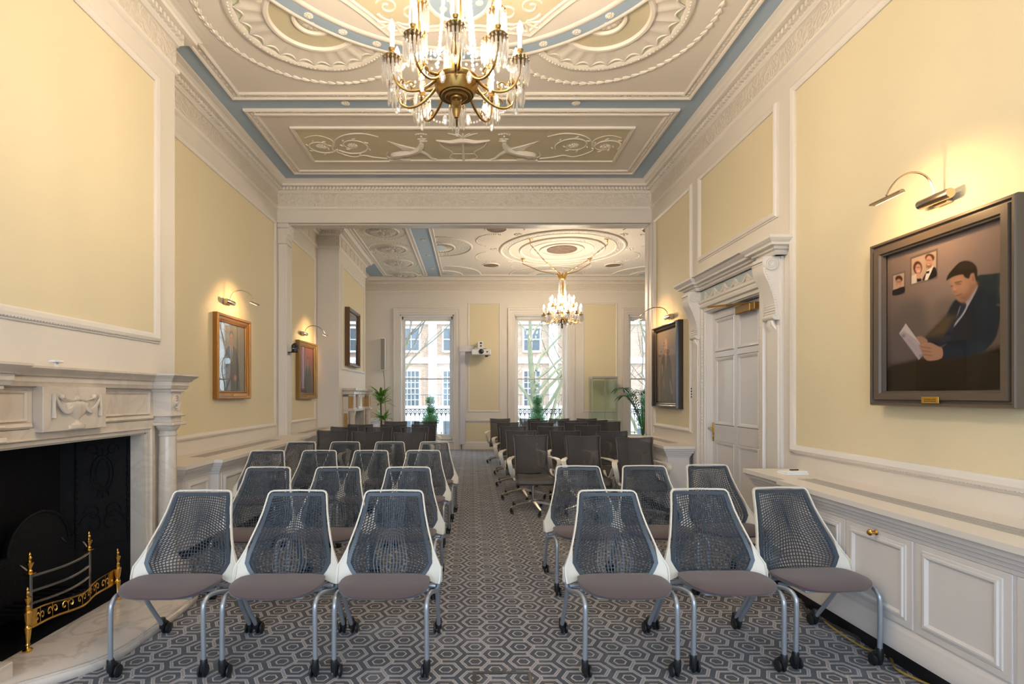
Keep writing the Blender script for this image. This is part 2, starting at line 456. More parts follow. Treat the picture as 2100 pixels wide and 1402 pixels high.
# floor
f = MB(); f.prism([(XL-.05,YB-.1,0),(XR+.4,YB-.1,0),(XR+.4,Y1,0),(XR2+.1,Y1,0),(XR2+.1,YF+.1,0),(XL-.05,YF+.1,0)], (0,0,-.1)); struct(f.build('floor', 'carpet', None, 0))

# ---- left wall with two chimney breasts
w = MB(); w.box(XL-.3, XL, YB-.3, YF+.4, -.05, CZ+.1)
w.box(XL, BX, B0, 2.66, 0, CZ); w.box(XL, BX, 3.98, B1, 0, CZ); w.box(XL, BX, 2.66, 3.98, 1.17, CZ)
w.box(XL, CX, C0, 10.5, 0, CZ); w.box(XL, CX, 11.6, C1, 0, CZ); w.box(XL, CX, 10.5, 11.6, 1.12, CZ)
for (X, a0, a1, b0, b1) in ((XL,4.75,7.66,1.05,3.95), (XL,8.38,9.62,1.05,3.92), (BX,2.36,4.19,1.94,3.95), (CX,10.08,12.08,1.99,3.9)):
    fn = fL(X); w.cur = 1; w.add([fn(a0,b0,.003), fn(a1,b0,.003), fn(a1,b1,.003), fn(a0,b1,.003)], [(0,1,2,3)]); w.cur = 0
    t = MB(); panel_mould(t, rect(a0,a1,b0,b1), fn, .075 if X == BX else .06, .032); 
    # bead course along the moulding
    for (p, q) in (((a0,b0),(a1,b0)),((a1,b0),(a1,b1)),((a1,b1),(a0,b1)),((a0,b1),(a0,b0))):
        L = math.hypot(q[0]-p[0], q[1]-p[1]); n = int(L/.022) if X == BX else 0
        for k in range(n):
            tt = (k+.5)/n; ox = .056 if X == BX else .04
            nx, ny = (q[1]-p[1])/L, -(q[0]-p[0])/L
            t.ball(fn(p[0]+(q[0]-p[0])*tt+nx*ox, p[1]+(q[1]-p[1])*tt+ny*ox, .02), .0078, 5, 4)
    trim(t)
struct(w.build('wall_left', ['white','yellow']))

# ---- right wall with door opening
D0, D1, DZ = 4.85, 6.0, 2.40
w = MB(); w.box(XR, XR+.35, YB-.3, D0, -.05, CZ+.1); w.box(XR, XR+.35, D1, Y2, -.05, CZ+.1); w.box(XR, XR+.35, D0, D1, DZ, CZ+.1); w.box(XR+.33, XR+.36, D0, D1, 0, DZ)
for (a0, a1, b0, b1, big) in ((-1.0,4.33,1.04,3.95,1), (4.64,6.12,3.06,3.95,0), (6.42,7.62,1.05,3.95,0)):
    fn = fR(XR); w.cur = 1; w.add([fn(a0,b0,.003), fn(a1,b0,.003), fn(a1,b1,.003), fn(a0,b1,.003)], [(0,1,2,3)]); w.cur = 0
    t = MB(); panel_mould(t, rect(a0,a1,b0,b1), fn, .075 if big else .06, .032)
    if big:
        for (p, q) in (((a0,b0),(a1,b0)),((a1,b0),(a1,b1)),((a1,b1),(a0,b1))):
            L = math.hypot(q[0]-p[0], q[1]-p[1]); n = int(L/.022); nx, ny = (q[1]-p[1])/L, -(q[0]-p[0])/L
            for k in range(n):
                tt = (k+.5)/n
                t.ball(fn(p[0]+(q[0]-p[0])*tt+nx*.056, p[1]+(q[1]-p[1])*tt+ny*.056, .02), .0078, 5, 4)
    trim(t)
struct(w.build('wall_right', ['white','yellow']))
# end of the right wall at the opening
t = MB(); t.box(XR-.012, XR+.004, 7.70, 7.74, .9, 4.0, .004); t.box(XR-.02, XR, 7.76, Y2-.0, 0, 4.0, .006); t.box(XR-.03, XR-.01, 7.9, 7.93, 0, 4.0, .004); trim(t)

# ---- wall between the rooms (beam over the opening, solid to the right)
w = MB(); w.box(XL, XR, Y1, Y2, 4.0, CZ+.1); w.box(XR+.35, XR2, Y1, Y2, -.05, CZ+.1); struct(w.build('wall_middle', 'white'))
t = MB()
t.box(XL, XR, Y1-.012, Y1, 4.0, 4.03, .004); t.box(XL+.12, XR-.03, Y1+.05, Y2-.05, 3.985, 4.0, .005); t.box(XL+.05, XR-.05, Y2, Y2+.02, 4.0, 4.05, .006); trim(t)
# pilaster with scrolled capital at the left of the opening
t = MB(); t.box(XL, XL+.11, 7.84, 8.03, 0, 3.72, .008); t.box(XL, XL+.125, 7.86, 8.01, .3, 3.6, .008); t.box(XL, XL+.14, 7.82, 8.05, 0, .25, .01)
for y in (7.86, 8.01): t.box(XL, XL+.13, y-.012, y+.012, .3, 3.7, .006)
t.box(XL, XL+.17, 7.79, 8.07, 3.93, 4.0, .012); t.box(XL, XL+.14, 7.82, 8.05, 3.70, 3.725, .006)
t.prism([(XL,7.83,3.72),(XL+.115,7.83,3.72),(XL+.12,7.83,3.78),(XL+.15,7.83,3.84),(XL+.165,7.83,3.93),(XL,7.83,3.93)], (0,.2,0))
t.lathe([(.0,0),(.045,0),(.05,.01),(.05,.21),(.045,.22),(0,.22)], (XL+.125,7.825,3.875), 16, 'y')
t.tube([(XL+.125+.03*cos(a)*(1-a/14), 7.822, 3.875+.03*sin(a)*(1-a/14)) for a in [k*.5 for k in range(22)]], .006, 5)
for k in range(5): t.ball((XL+.13, 7.85+.04*k, 3.80), .018, 6, 4, (1,.8,1.6))
trim(t)

# ---- window wall
WIN = [(-1.92,-.47),(1.14,2.59),(4.20,5.65)]; WZ0, WZ1 = .235, 3.60
w = MB(); xs = [XL-.3] + [x for p in WIN for x in p] + [XR2+.3]
for i in range(0, len(xs), 2): w.box(xs[i], xs[i+1], YF, YF+.4, -.05, CZ+.1)
for (a, b) in WIN: w.box(a, b, YF, YF+.4, -.05, WZ0); w.box(a, b, YF, YF+.4, WZ1, CZ+.1)
fn = fF(YF)
ups = [(-.06,.73,1.04,3.88),(3.02,3.86,1.04,3.88),(5.95,6.5,1.04,3.88)]
lows = [(-.15,.90,.235,.70),(2.88,3.95,.235,.70)]
for (a0, a1, b0, b1) in ups + lows:
    w.cur = 1; w.add([fn(a0,b0,.003), fn(a1,b0,.003), fn(a1,b1,.003), fn(a0,b1,.003)], [(0,1,2,3)]); w.cur = 0
struct(w.build('wall_far', ['white','yellow']))
t = MB()
for (a0, a1, b0, b1) in ups: panel_mould(t, rect(a0,a1,b0,b1), fn, .05, .025)
for (a, b) in ((XL,-2.10),(-.30,.96),(2.78,4.0),(5.85,XR2)):
    t.sweep([(a,.72),(b,.72)], [(0,0),(0,.012),(.02,.02),(.035,.038),(.06,.042),(.075,.03),(.085,.0)], fn, False)
trim(t)
t = MB()
for (a, b) in ((XL,-2.10),(-.30,.96),(2.78,4.0),(5.85,XR2)):
    t.sweep([(a,0),(b,0)], [(0,.03),(.17,.03),(.19,.018),(.2,.018),(.21,0)], fn, False)
struct(t.build('baseboard_far', 'trimw', None, 30))
t = MB(); t.sweep([(4.33,0),(4.5,0)], [(0,.03),(.17,.03),(.21,0)], fR(XR), False); t.sweep([(6.3,0),(7.75,0)], [(0,.03),(.17,.03),(.21,0)], fR(XR), False)
struct(t.build('baseboard_right', 'trimw', None, 30))
t = MB(); t.sweep([(8.05,0),(9.85,0)], [(0,.03),(.17,.03),(.21,0)], fL(XL), False); t.sweep([(C0,0),(10.1,0)], [(0,.03),(.17,.03),(.21,0)], fL(CX), False)
struct(t.build('baseboard_left', 'trimw', None, 30))

for wi, (a, b) in enumerate(WIN):
    root = struct(bpy.data.objects.new('window_%d' % (wi+1), None)); COL.objects.link(root); root.location = ((a+b)/2, YF, WZ0)
    cx, hw = 0, (b-a)/2; H = WZ1-WZ0
    t = MB()   # casing
    t.sweep([(-hw,-WZ0),(-hw,H),(hw,H),(hw,-WZ0)], [(0,0),(0,.03),(.05,.035),(.055,.045),(.12,.05),(.13,.065),(.165,.07),(.175,.05),(.175,0)], lambda a,b,v:(a,-v,b), False, False, 1)
    t.box(-hw-.01, hw+.01, -.05, .22, -.035, .0, .008); t.build('window_casing', 'trimw', root, 30)
    t = MB()   # box frame and shutters linings
    for s in (-1, 1):
        t.box(s*hw, s*(hw-.035), 0, .36, 0, H, .004); t.box(s*(hw-.035), s*(hw-.075), .16, .26, 0, H, .004)
        for (z0, z1) in ((.1,1.0),(1.1,2.2),(2.3,3.2)): t.box(s*(hw-.035), s*(hw-.045), .03, .14, z0, z1, .004)
    t.box(-hw, hw, 0, .36, H-.035, H, .004); t.box(-hw, hw, .16, .26, H-.10, H-.03, .004); t.box(-hw, hw, .12, .36, 0, .05, .006)
    t.build('window_frame', 'trimw', root, 30)
    zm = 1.89-WZ0
    for (nm, y0, z0, z1) in (('lower_sash', .18, .05, zm+.02), ('upper_sash', .215, zm-.02, H-.09)):
        t = MB(); e = hw-.075; st = .05; br = .11 if nm == 'lower_sash' else .035; tr = .035 if nm == 'lower_sash' else .05
        t.box(-e, -e+st, y0, y0+.035, z0, z1, .004); t.box(e, e-st, y0, y0+.035, z0, z1, .004)
        t.box(-e+st, e-st, y0, y0+.035, z0, z0+br, .004); t.box(-e+st, e-st, y0, y0+.035, z1-tr, z1, .004)
        s_ = t.build(nm, 'trimw', root, 30)
        g = MB(); g.box(-e+st, e-st, y0+.014, y0+.020, z0+br, z1-tr); g.build('window_pane', 'pane', s_, 0)
        if nm == 'lower_sash':
            g = MB(); g.box(-.06, .06, y0-.006, y0, z0+.03, z0+.075, .002); g.build('sash_plate', 'dbrass', s_, 0)

# ---- rear wall (behind the camera) with two tall windows, and right wall of the far room
RW = [(-2.5,-1.0),(-.75,.75),(1.0,2.5)]
w = MB(); w.box(XL-.3, RW[0][0], YB-.3, YB, -.05, CZ+.1); w.box(RW[0][1], RW[1][0], YB-.3, YB, -.05, CZ+.1); w.box(RW[1][1], RW[2][0], YB-.3, YB, -.05, CZ+.1); w.box(RW[2][1], XR+.35, YB-.3, YB, -.05, CZ+.1)
for (a, b) in RW: w.box(a, b, YB-.3, YB, -.05, .3); w.box(a, b, YB-.3, YB, 3.85, CZ+.1)
struct(w.build('wall_rear', 'white'))
for wi, (a, b) in enumerate(RW):
    root = struct(bpy.data.objects.new('window_%d' % (wi+4), None)); COL.objects.link(root); root.location = ((a+b)/2, YB, .30)
    t = MB(); hw = (b-a)/2
    t.sweep(rect(-hw,hw,0,3.55), [(0,0),(0,.03),(.1,.05),(.15,.05),(.15,0)], lambda a,b,v:(a,v,b), True, False, -1)
    t.build('window_casing', 'trimw', root, 30)
    t = MB(); t.box(-hw, -hw+.06, -.2, -.15, 0, 3.55); t.box(hw-.06, hw, -.2, -.15, 0, 3.55); t.box(-hw+.06, hw-.06, -.2, -.15, 0, .08); t.box(-hw+.06, hw-.06, -.2, -.15, 3.47, 3.55); t.box(-hw+.06, hw-.06, -.2, -.15, 1.75, 1.79)
    t.build('window_sash', 'trimw', root, 30)
w = MB(); w.box(XR2, XR2+.3, Y1, YF+.4, -.05, CZ+.1); struct(w.build('wall_east', 'white'))

# ---- cornices
P1 = [(XL,YB),(XR,YB),(XR,Y1),(XL,Y1),(XL,B1),(BX,B1),(BX,B0),(XL,B0)]
P2 = [(XL,Y2),(XR2,Y2),(XR2,YF),(XL,YF),(XL,C1),(CX,C1),(CX,C0),(XL,C0)]
fz = lambda a,b,v:(a,b,v)
for P in (P1, P2):
    t = MB()
    t.sweep(P, [(0,4.185),(.012,4.19),(.028,4.205),(.03,4.225),(.012,4.235),(.008,4.245)], fz)
    t.sweep(P, [(.008,4.43),(.026,4.435),(.03,4.445),(.045,4.455),(.05,4.46),(.05,4.505),(.125,4.508),(.13,4.535),(.15,4.545),(.165,4.56),(.19,4.568),(.2,4.575),(.2,4.582)], fz)
    n = len(P)
    for i in range(n):
        p, q = Vector(P[i]), Vector(P[(i+1) % n]); d = (q-p); L = d.length; d.normalize(); nn = Vector((-d.y, d.x)); K = int(L/.052)
        for k in range(K):
            c = p + d*((k+.5)*L/K) + nn*.068
            hx, hy = (abs(d.x)*.015 + abs(nn.x)*.018, abs(d.y)*.015 + abs(nn.y)*.018)
            t.box(c.x-hx, c.x+hx, c.y-hy, c.y+hy, 4.463, 4.502)
    trim(t, 'ceilr')
    t = MB(); t.sweep(P, [(.008,4.245),(.008,4.43)], fz)
    if P is P2:
        for i in range(n):
            p, q = Vector(P[i]), Vector(P[(i+1) % n]); d = (q-p); L = d.length; d.normalize(); nn = Vector((-d.y, d.x)); K = max(1, int(L/.33))
            for k in range(K):
                c = p + d*((k+.5)*L/K) + nn*.008; hx, hy = (abs(d.x)*.012+abs(nn.x)*.01, abs(d.y)*.012+abs(nn.y)*.01)
                t.box(c.x-hx, c.x+hx, c.y-hy, c.y+hy, 4.25, 4.425)
    trim(t, 'frieze')

# ------------------------------------------------------------------ ceiling
c = MB(); c.box(XL-.3, XR2+.3, YB-.3, YF+.4, CZ, CZ+.15)
ceil = struct(c.build('ceiling', 'blue', None, 0))
def cslab(poly, h, m, name): b = MB(); b.prism([(p[0],p[1],CZ) for p in poly], (0,0,-h)); return b.build(name, m, ceil, 30)
def frame_mould(b, a0, a1, b0, b1, w=.12, h=.03, beads=True, base=.0):
    """inner rectangle given; guilloche frame outside it"""
    b.sweep(rect(a0,a1,b0,b1), [(0,base),(0,base+h*.7),(w*.12,base+h),(w*.25,base+h*.8),(w*.28,base+h*.35),(w*.74,base+h*.35),(w*.77,base+h*.8),(w*.88,base+h),(w,base+h*.7),(w,0)], fC, True, False, -1)
    if beads:
        o = w*.51
        for (p, q) in (((a0-o,b0-o),(a1+o,b0-o)),((a1+o,b0-o),(a1+o,b1+o)),((a1+o,b1+o),(a0-o,b1+o)),((a0-o,b1+o),(a0-o,b0-o))):
            L = math.hypot(q[0]-p[0], q[1]-p[1]); n = int(L/.075); dx, dy = (q[0]-p[0])/L, (q[1]-p[1])/L
            for k in range(n):
                x, y = p[0]+dx*(k+.5)*L/n, p[1]+dy*(k+.5)*L/n
                R = Matrix.Rotation(math.atan2(dy, dx), 3, 'Z')
                b.ball((x,y,CZ-base-h*.38), .014, 6, 4, (1.5,1,.7), R)
                R2 = Matrix.Rotation(math.atan2(dy, dx)+.9, 3, 'Z'); xx, yy = x+dx*L/n/2, y+dy*L/n/2
                b.ball((xx,yy,CZ-base-h*.36), .009, 5, 4, (2.,.7,.7), R2)
def ring_mould(b, cx, cy, r, w, h, base=0, n=96, a0=0, a1=2*PI, prof=None):
    full = abs(a1-a0-2*PI) < 1e-6
    path = circ(cx, cy, r, n) if full else arc2(cx, cy, r, a0, a1, n)
    b.sweep(path, prof or [(-w/2,0),(-w/2,base+h*.6),(-w*.25,base+h),(w*.25,base+h),(w/2,base+h*.6),(w/2,0)], fC, full)
def rosette(b, x, y, r, base, n=8):
    b.ball((x,y,CZ-base), r*.28, 8, 6)
    for k in range(n):
        a = 2*PI*k/n; R = Matrix.Rotation(a, 3, 'Z')
        b.ball((x+r*.55*cos(a), y+r*.55*sin(a), CZ-base), r*.40, 6, 4, (1,.55,.45), R)
        a += PI/n; R = Matrix.Rotation(a, 3, 'Z')
        b.ball((x+r*.72*cos(a), y+r*.72*sin(a), CZ-base), r*.26, 6, 4, (1,.6,.4), R)
def leaf_chain(b, pts, base, size=.05, step=.085):
    """husk garland following a polyline"""
    P = [Vector((p[0],p[1],0)) for p in pts]; d = 0
    L = [0]
    for i in range(1, len(P)): L.append(L[-1] + (P[i]-P[i-1]).length)
    n = int(L[-1]/step); i = 1
    for k in range(n):
        t = (k+.5)*L[-1]/n
        while L[i] < t and i < len(L)-1: i += 1
        f = (t-L[i-1])/max(1e-6, L[i]-L[i-1]); p = P[i-1].lerp(P[i], f); dd = (P[i]-P[i-1]).normalized(); a = math.atan2(dd.y, dd.x)
        for (off, rot, sc) in ((0,0,(1,.36,.32)), (.014,.35,(.8,.2,.25)), (-.014,-.35,(.8,.2,.25))):
            R = Matrix.Rotation(a+rot, 3, 'Z'); q = p + Vector((-dd.y, dd.x, 0))*off*size/.05
            b.ball((q.x, q.y, CZ-base), size, 6, 4, sc, R)
def sector_fan(name, cx, cy, R, base, a0, a1, n, parent=None, scal=True, r_in=.55):
    """fluted fan between r_in*R and .92 R"""
    b = MB(); K = 6; J = 5; vs = []; fs = []
    for i in range(n*K+1):
        a = a0 + (a1-a0)*i/(n*K); t = (i % K)/K; rm = R*(.905 - (.085*sin(PI*t) if scal else 0))
        for j in range(J+1):
            r = R*r_in + (rm - R*r_in)*j/J
            vs.append((cx+r*cos(a), cy+r*sin(a), CZ-base-.018*(1-sin(PI*t))*(j/J*.6+.4)-.003))
    for i in range(n*K):
        for j in range(J): fs.append((i*(J+1)+j, i*(J+1)+j+1, (i+1)*(J+1)+j+1, (i+1)*(J+1)+j))
    b.add(vs, fs)
    rim = [Vector((cx+R*(.905-.085*sin(PI*((i % K)/K)))*cos(a0+(a1-a0)*i/(n*K)), cy+R*(.905-.085*sin(PI*((i % K)/K)))*sin(a0+(a1-a0)*i/(n*K)), CZ-base-.012)) for i in range(n*K+1)]
    if scal: b.tube(rim, R*.012, 5)
    return b.build(name, 'ceilw', parent or ceil, 50)

# near ceiling: main compartment with a fan in each corner
cslab(rect(-2.40,2.19,.67,5.43), .008, 'ceilw', 'ceiling_field')
b = MB(); frame_mould(b, -2.40,2.19,.67,5.43); b.build('compartment_frame', 'ceilr', ceil, 40)
cslab(rect(-2.38,2.16,5.87,7.30), .008, 'ceilw', 'ceiling_field')
b = MB(); frame_mould(b, -2.38,2.16,5.87,7.30); b.build('compartment_frame', 'ceilr', ceil, 40)
cslab(rect(-2.38,2.16,-1.5,.23), .008, 'ceilw', 'ceiling_field')
b = MB(); frame_mould(b, -2.38,2.16,-1.5,.23, beads=False); b.build('compartment_frame', 'ceilr', ceil, 40)
FR = .67
for (sx, sy) in ((-1,1),(1,1),(-1,-1),(1,-1)):
    cx, cy = RM[0]+sx*1.22, RM[1]+sy*1.32
    cslab(circ(cx,cy,FR*.97,64), .012, 'ceilg', 'fan_ground')
    sector_fan('fan_flutes', cx, cy, FR, .012, 0, 2*PI, 24)
    b = MB(); ring_mould(b, cx, cy, FR*.97, .075, .034); n = 110
    for k in range(n): a = 2*PI*k/n; b.ball((cx+FR*.965*cos(a), cy+FR*.965*sin(a), CZ-.034), .0085, 5, 4)
    ring_mould(b, cx, cy, FR*.55, .05, .04); ring_mould(b, cx, cy, .155, .035, .03, .01)
    b.build('fan_rim', 'ceilr', ceil, 40)
    cslab(circ(cx,cy,FR*.53,48), .018, 'ceily', 'fan_centre')
    b = MB(); rosette(b, cx, cy, .13, .02, 12); rosette(b, cx, cy, .07, .022, 8); b.build('fan_rosette', 'ceilr', ceil, 50)
    b = MB(); am = math.atan2(sy, sx); leaf_chain(b, arc2(cx, cy, .90, am-1.95, am+1.95, 60), .012, .045, .082)
    b.build('husk_garland', 'ceilr', ceil, 50)
# central disc
cslab(circ(*RM,1.80,128), .045, 'ceilw', 'centre_disc')
b = MB(); ring_mould(b, *RM, 1.805, .05, .026, .03, 160); ring_mould(b, *RM, 1.655, .06, .026, .03, 160); b.build('centre_ring', 'ceilr', ceil, 40)
b = MB(); b.sweep(circ(*RM,1.73,160), [(-.06,.03),(-.06,.05),(.06,.05),(.06,.03)], fC); b.build('blue_ring', 'blue', ceil, 30)
b = MB()
for k in range(36): a = 2*PI*(k+.5)/36; rosette(b, RM[0]+1.73*cos(a), RM[1]+1.73*sin(a), .042, .052, 8)
for x in (-1.35, 1.12): rosette(b, x, 5.645, .05, .004, 8)
b.build('ring_rosettes', 'ceilr', ceil, 50)
oct_ = []
for k in range(8):
    a0 = PI/8 + k*PI/4; a1 = a0 + PI/4; p0 = Vector((1.60*cos(a0), 1.60*sin(a0))); p1 = Vector((1.60*cos(a1), 1.60*sin(a1)))
    for j in range(8):
        t = j/8; p = p0.lerp(p1, t); p *= 1 - .055*sin(PI*t); oct_.append((RM[0]+p.x, RM[1]+p.y))
cslab(oct_, .052, 'ceily', 'octagon_field')
b = MB(); b.sweep(oct_, [(0,.03),(0,.056),(.015,.062),(.03,.056),(.05,.054),(.062,.060),(.08,.052),(.08,.03)], fC); b.build('octagon_mould', 'ceilr', ceil, 40)
b = MB()
for k in range(8):
    a = PI/8 + k*PI/4; ca, sa = cos(a), sin(a)
    for j in range(-3, 4):
        aa = a + PI + j*.32; r0 = 1.38
        p0 = Vector((RM[0]+r0*ca, RM[1]+r0*sa)); q = [(p0.x+cos(aa+PI)*.03, p0.y+sin(aa+PI)*.03, CZ-.054)]
        for s_ in range(1, 6): q.append((p0.x+cos(aa+PI+j*.05*s_)*.03*s_, p0.y+sin(aa+PI+j*.05*s_)*.03*s_, CZ-.054))
        b.tube(q, [.006,.008,.009,.010,.012,.014], 5)
    for sg in (-1, 1):
        sp = []
        for t in range(20):
            r = .09*(1-t/24); th = a + sg*(PI/2 + t*.42); sp.append((RM[0]+1.25*ca - sg*sa*.10 + r*cos(th), RM[1]+1.25*sa + sg*ca*.10 + r*sin(th), CZ-.054))
        b.tube(sp, .009, 5)
    am = k*PI/4
    sp = [(RM[0]+(1.02+.1*sin(t*3.3))*cos(am+.42-.84*t), RM[1]+(1.02+.1*sin(t*3.3))*sin(am+.42-.84*t), CZ-.054) for t in [j/16 for j in range(17)]]
    if k % 2: b.tube(sp, .010, 5)
rosette(b, *RM, .3, .06, 16); rosette(b, *RM, .16, .08, 10)
b.build('anthemion_relief', 'ceilr', ceil, 50)
for k in range(4):
    a = PI/2*k; x, y = RM[0]+1.02*cos(a), RM[1]+1.02*sin(a)
    cslab(circ(x,y,.25,48), .062, 'blue', 'small_roundel')
    b = MB(); ring_mould(b, x, y, .25, .035, .03, .045, 48)
    rosette(b, x, y, .1, .064, 10)
    for j in range(6): rosette(b, x+.17*cos(j*PI/3+.3), y+.17*sin(j*PI/3+.3), .035, .064, 6)
    b.build('roundel_rim', 'ceilr', ceil, 50)
# long panel with winged beasts and scrolls
cslab(rect(-2.08,1.87,6.16,7.0), .014, 'ceily', 'figure_panel')
b = MB(); b.sweep(rect(-2.08,1.87,6.16,7.0), [(0,.01),(0,.03),(.012,.034),(.035,.03),(.04,.012),(.04,0)], fC, True, False, -1); b.build('figure_panel_mould', 'ceilr', ceil, 40)
b = MB(); zc = CZ-.014; PX = -.105
def rel(pts, r, fl=(1,.6), n=7):
    r = [q*.88 for q in r] if isinstance(r, (list,tuple)) else r*.75
    b.tube([(p[0], p[1], zc) for p in smooth_path([(q[0],q[1],0) for q in pts], 5)], r if not isinstance(r, (list,tuple)) else list(np.interp(np.linspace(0,1,(len(pts)-1)*5+1), np.linspace(0,1,len(r)), r)), n)
for s in (-1, 1):
    X = lambda d: PX + s*d
    # beast: haunch, body, neck, head, forelegs, wing
    rel([(X(.93),6.93),(X(.90),6.82),(X(.80),6.78),(X(.66),6.74),(X(.56),6.66),(X(.52),6.56),(X(.51),6.49)], [.03,.05,.06,.05,.055,.04,.025])
    b.ball((X(.86),6.86,zc), .07, 10, 6, (1,1,.5)); rel([(X(.88),6.9),(X(.80),6.95),(X(.70),6.955)], [.035,.025,.018])
    rel([(X(.56),6.70),(X(.48),6.80),(X(.42),6.92),(X(.36),6.955)], [.035,.024,.02,.016])
    b.ball((X(.50),6.455,zc), .035, 8, 6, (1.2,1,.6)); rel([(X(.50),6.44),(X(.44),6.46)], [.018,.010])
    rel([(X(.55),6.41),(X(.5),6.40),(X(.45),6.41)], .014); rel([(X(.5),6.39),(X(.5),6.33)], .016)
    for j in range(5): b.ball((X(.44+.03*j),6.30-.01*(2-abs(j-2)),zc), .020, 6, 4, (1,1.3,.5))
    for j in range(5): rel([(X(.60),6.66+.012*j),(X(.75),6.58+.025*j),(X(.93-.035*j),6.46+.045*j)], [.02,.016,.006])
    rel([(X(.93),6.93),(X(1.0),6.86),(X(.97),6.75)], [.012,.01,.006])
    # scrolls
    for (cx_, cy_, r0, sg, ph) in ((1.38,6.58,.24,1,2.6),(1.78,6.60,.20,-1,.4)):
        sp = []
        for t in range(26):
            th = ph + sg*s*t*.30; r = r0*(1-t/34); sp.append((X(cx_)+r*cos(th), cy_+r*.95*sin(th)))
        rel(sp[::2], [.014,.012,.008,.006]); rosette(b, X(cx_), cy_, .07, .014, 6)
        for t in range(1, 24, 3):
            th = ph + sg*s*t*.30; r = r0*(1-t/34)+.03; R = Matrix.Rotation(th+.9, 3, 'Z'); b.ball((X(cx_)+r*cos(th), cy_+r*sin(th), zc), .03, 6, 4, (1,.4,.4), R)
    rel([(X(1.0),6.93),(X(1.15),6.90),(X(1.3),6.84),(X(1.45),6.88),(X(1.65),6.70),(X(1.6),6.45),(X(1.75),6.32),(X(1.92),6.38)], [.012,.014,.010,.012,.008,.006])
    rel([(X(1.02),6.35),(X(1.2),6.27),(X(1.4),6.30),(X(1.55),6.42),(X(1.62),6.6)], [.008,.014,.010,.008])
    rel([(X(.30),6.46),(X(.26),6.60),(X(.14),6.76),(X(.18),6.9),(X(.1),6.96)], .008)
rel([(PX,6.30),(PX,6.45),(PX,6.70),(PX,6.96)], [.012,.016,.018,.025]); rel([(PX-.33,6.44),(PX-.15,6.47),(PX,6.43),(PX+.15,6.47),(PX+.33,6.44)], [.012,.035,.045,.035,.012])
for j in range(-2, 3): rel([(PX,6.38),(PX+.05*j,6.30),(PX+.09*j,6.27)], [.012,.012,.006])
rel([(PX-.13,6.80),(PX+.13,6.80)], .008)
b.box(PX-.98, PX+.98, 6.965, 6.99, zc-.02, zc); b.build('winged_beast_relief', 'ceilr', ceil, 50)

# far ceiling
R2 = (1.93, 11.25)
for (x0, x1) in ((-2.20,-1.25),(5.10,6.05)):
    cslab(rect(x0,x1,8.35,13.62), .008, 'ceilc', 'ceiling_field'); b = MB(); frame_mould(b, x0,x1,8.35,13.62,.10,.03,False); b.build('compartment_frame', 'ceilr', ceil, 40)
cslab(rect(-.72,4.58,8.35,13.62), .008, 'ceilw', 'ceiling_field'); b = MB(); frame_mould(b, -.72,4.58,8.35,13.62,.09,.03,False); b.build('compartment_frame', 'ceilr', ceil, 40)
cslab(circ(*R2,1.31,96), .02, 'ceilc', 'centre_disc')
b = MB()
for (r, w_, h_, bs) in ((1.30,.06,.03,.01),(1.13,.045,.025,.01),(.88,.06,.035,.015),(.66,.035,.02,.02),(.45,.05,.03,.02)): ring_mould(b, *R2, r, w_, h_, bs, 96)
b.build('medallion_rings', 'ceilr', ceil, 40)
for (r0, r1, h_) in ((1.14,1.27,.026),(.68,.85,.03)):
    b = MB(); b.sweep(circ(*R2,(r0+r1)/2,96), [(-(r1-r0)/2,.01),(-(r1-r0)/2,h_),((r1-r0)/2,h_),((r1-r0)/2,.01)], fC); b.build('medallion_band', 'relief', ceil, 30)
b = MB(); b.prism([(x,y,CZ) for x, y in circ(*R2,.32,48)], (0,0,-.03)); b.build('centre_painting', 'roundel', ceil, 30)
for (sx, sy) in ((-1,-1),(1,-1),(-1,1),(1,1)):
    x, y = R2[0]+sx*1.47, R2[1]+sy*1.38
    cslab(circ(x,y,.19,40), .014, 'roundel', 'corner_painting'); b = MB(); ring_mould(b, x, y, .20, .03, .02, .01, 40); b.build('painting_rim', 'ceilr', ceil, 40)
b = MB()
for k in range(8):
    a = k*PI/4 + PI/8; cx, cy = R2[0]+1.62*cos(a), R2[1]+1.62*sin(a); n = 26
    for j in range(n):
        th = a + PI*.5 - (PI)*(j/(n-1)) ; x, y = cx+.34*cos(th)*1., cy+.42*sin(th)
        if math.hypot(x-R2[0], y-R2[1]) > 1.36: b.ball((x,y,CZ-.012), .018, 5, 4)
    rosette(b, R2[0]+1.45*cos(a+PI/8), R2[1]+1.45*sin(a+PI/8), .09, .01, 6)
b.build('bead_loops', 'ceilr', ceil, 50)
for (cx, cy, R, a0, a1, nm) in ((-.72,11.1,.72,-PI/2,PI/2,'side_fan'),(-.72,13.62,.95,-PI/2,0,'corner_fan'),(4.58,13.62,.95,-PI,-PI/2,'corner_fan'),(1.93,13.62,.95,-PI,0,'edge_fan'),(-.72,8.35,.95,0,PI/2,'corner_fan'),(4.58,11.1,.72,PI/2,3*PI/2,'side_fan')):
    b = MB(); b.prism([(cx,cy,CZ)] + [(x,y,CZ) for x, y in arc2(cx,cy,R*.97,a0,a1,30)], (0,0,-.014)); b.build(nm, 'relief', ceil, 40)
    b = MB(); ring_mould(b, cx, cy, R, .05, .03, 0, 40, a0, a1); ring_mould(b, cx, cy, R*.5, .04, .03, .01, 30, a0, a1); b.build('fan_rim', 'ceilr', ceil, 40)
    b = MB(); b.prism([(cx,cy,CZ)] + [(x,y,CZ) for x, y in arc2(cx,cy,R*.27,a0,a1,20)], (0,0,-.03)); b.build('fan_centre', 'sage', ceil, 40)
    sector_fan('fan_flutes', cx, cy, R*.5, .016, a0, a1, int(18*(a1-a0)/PI), None, False, .56)
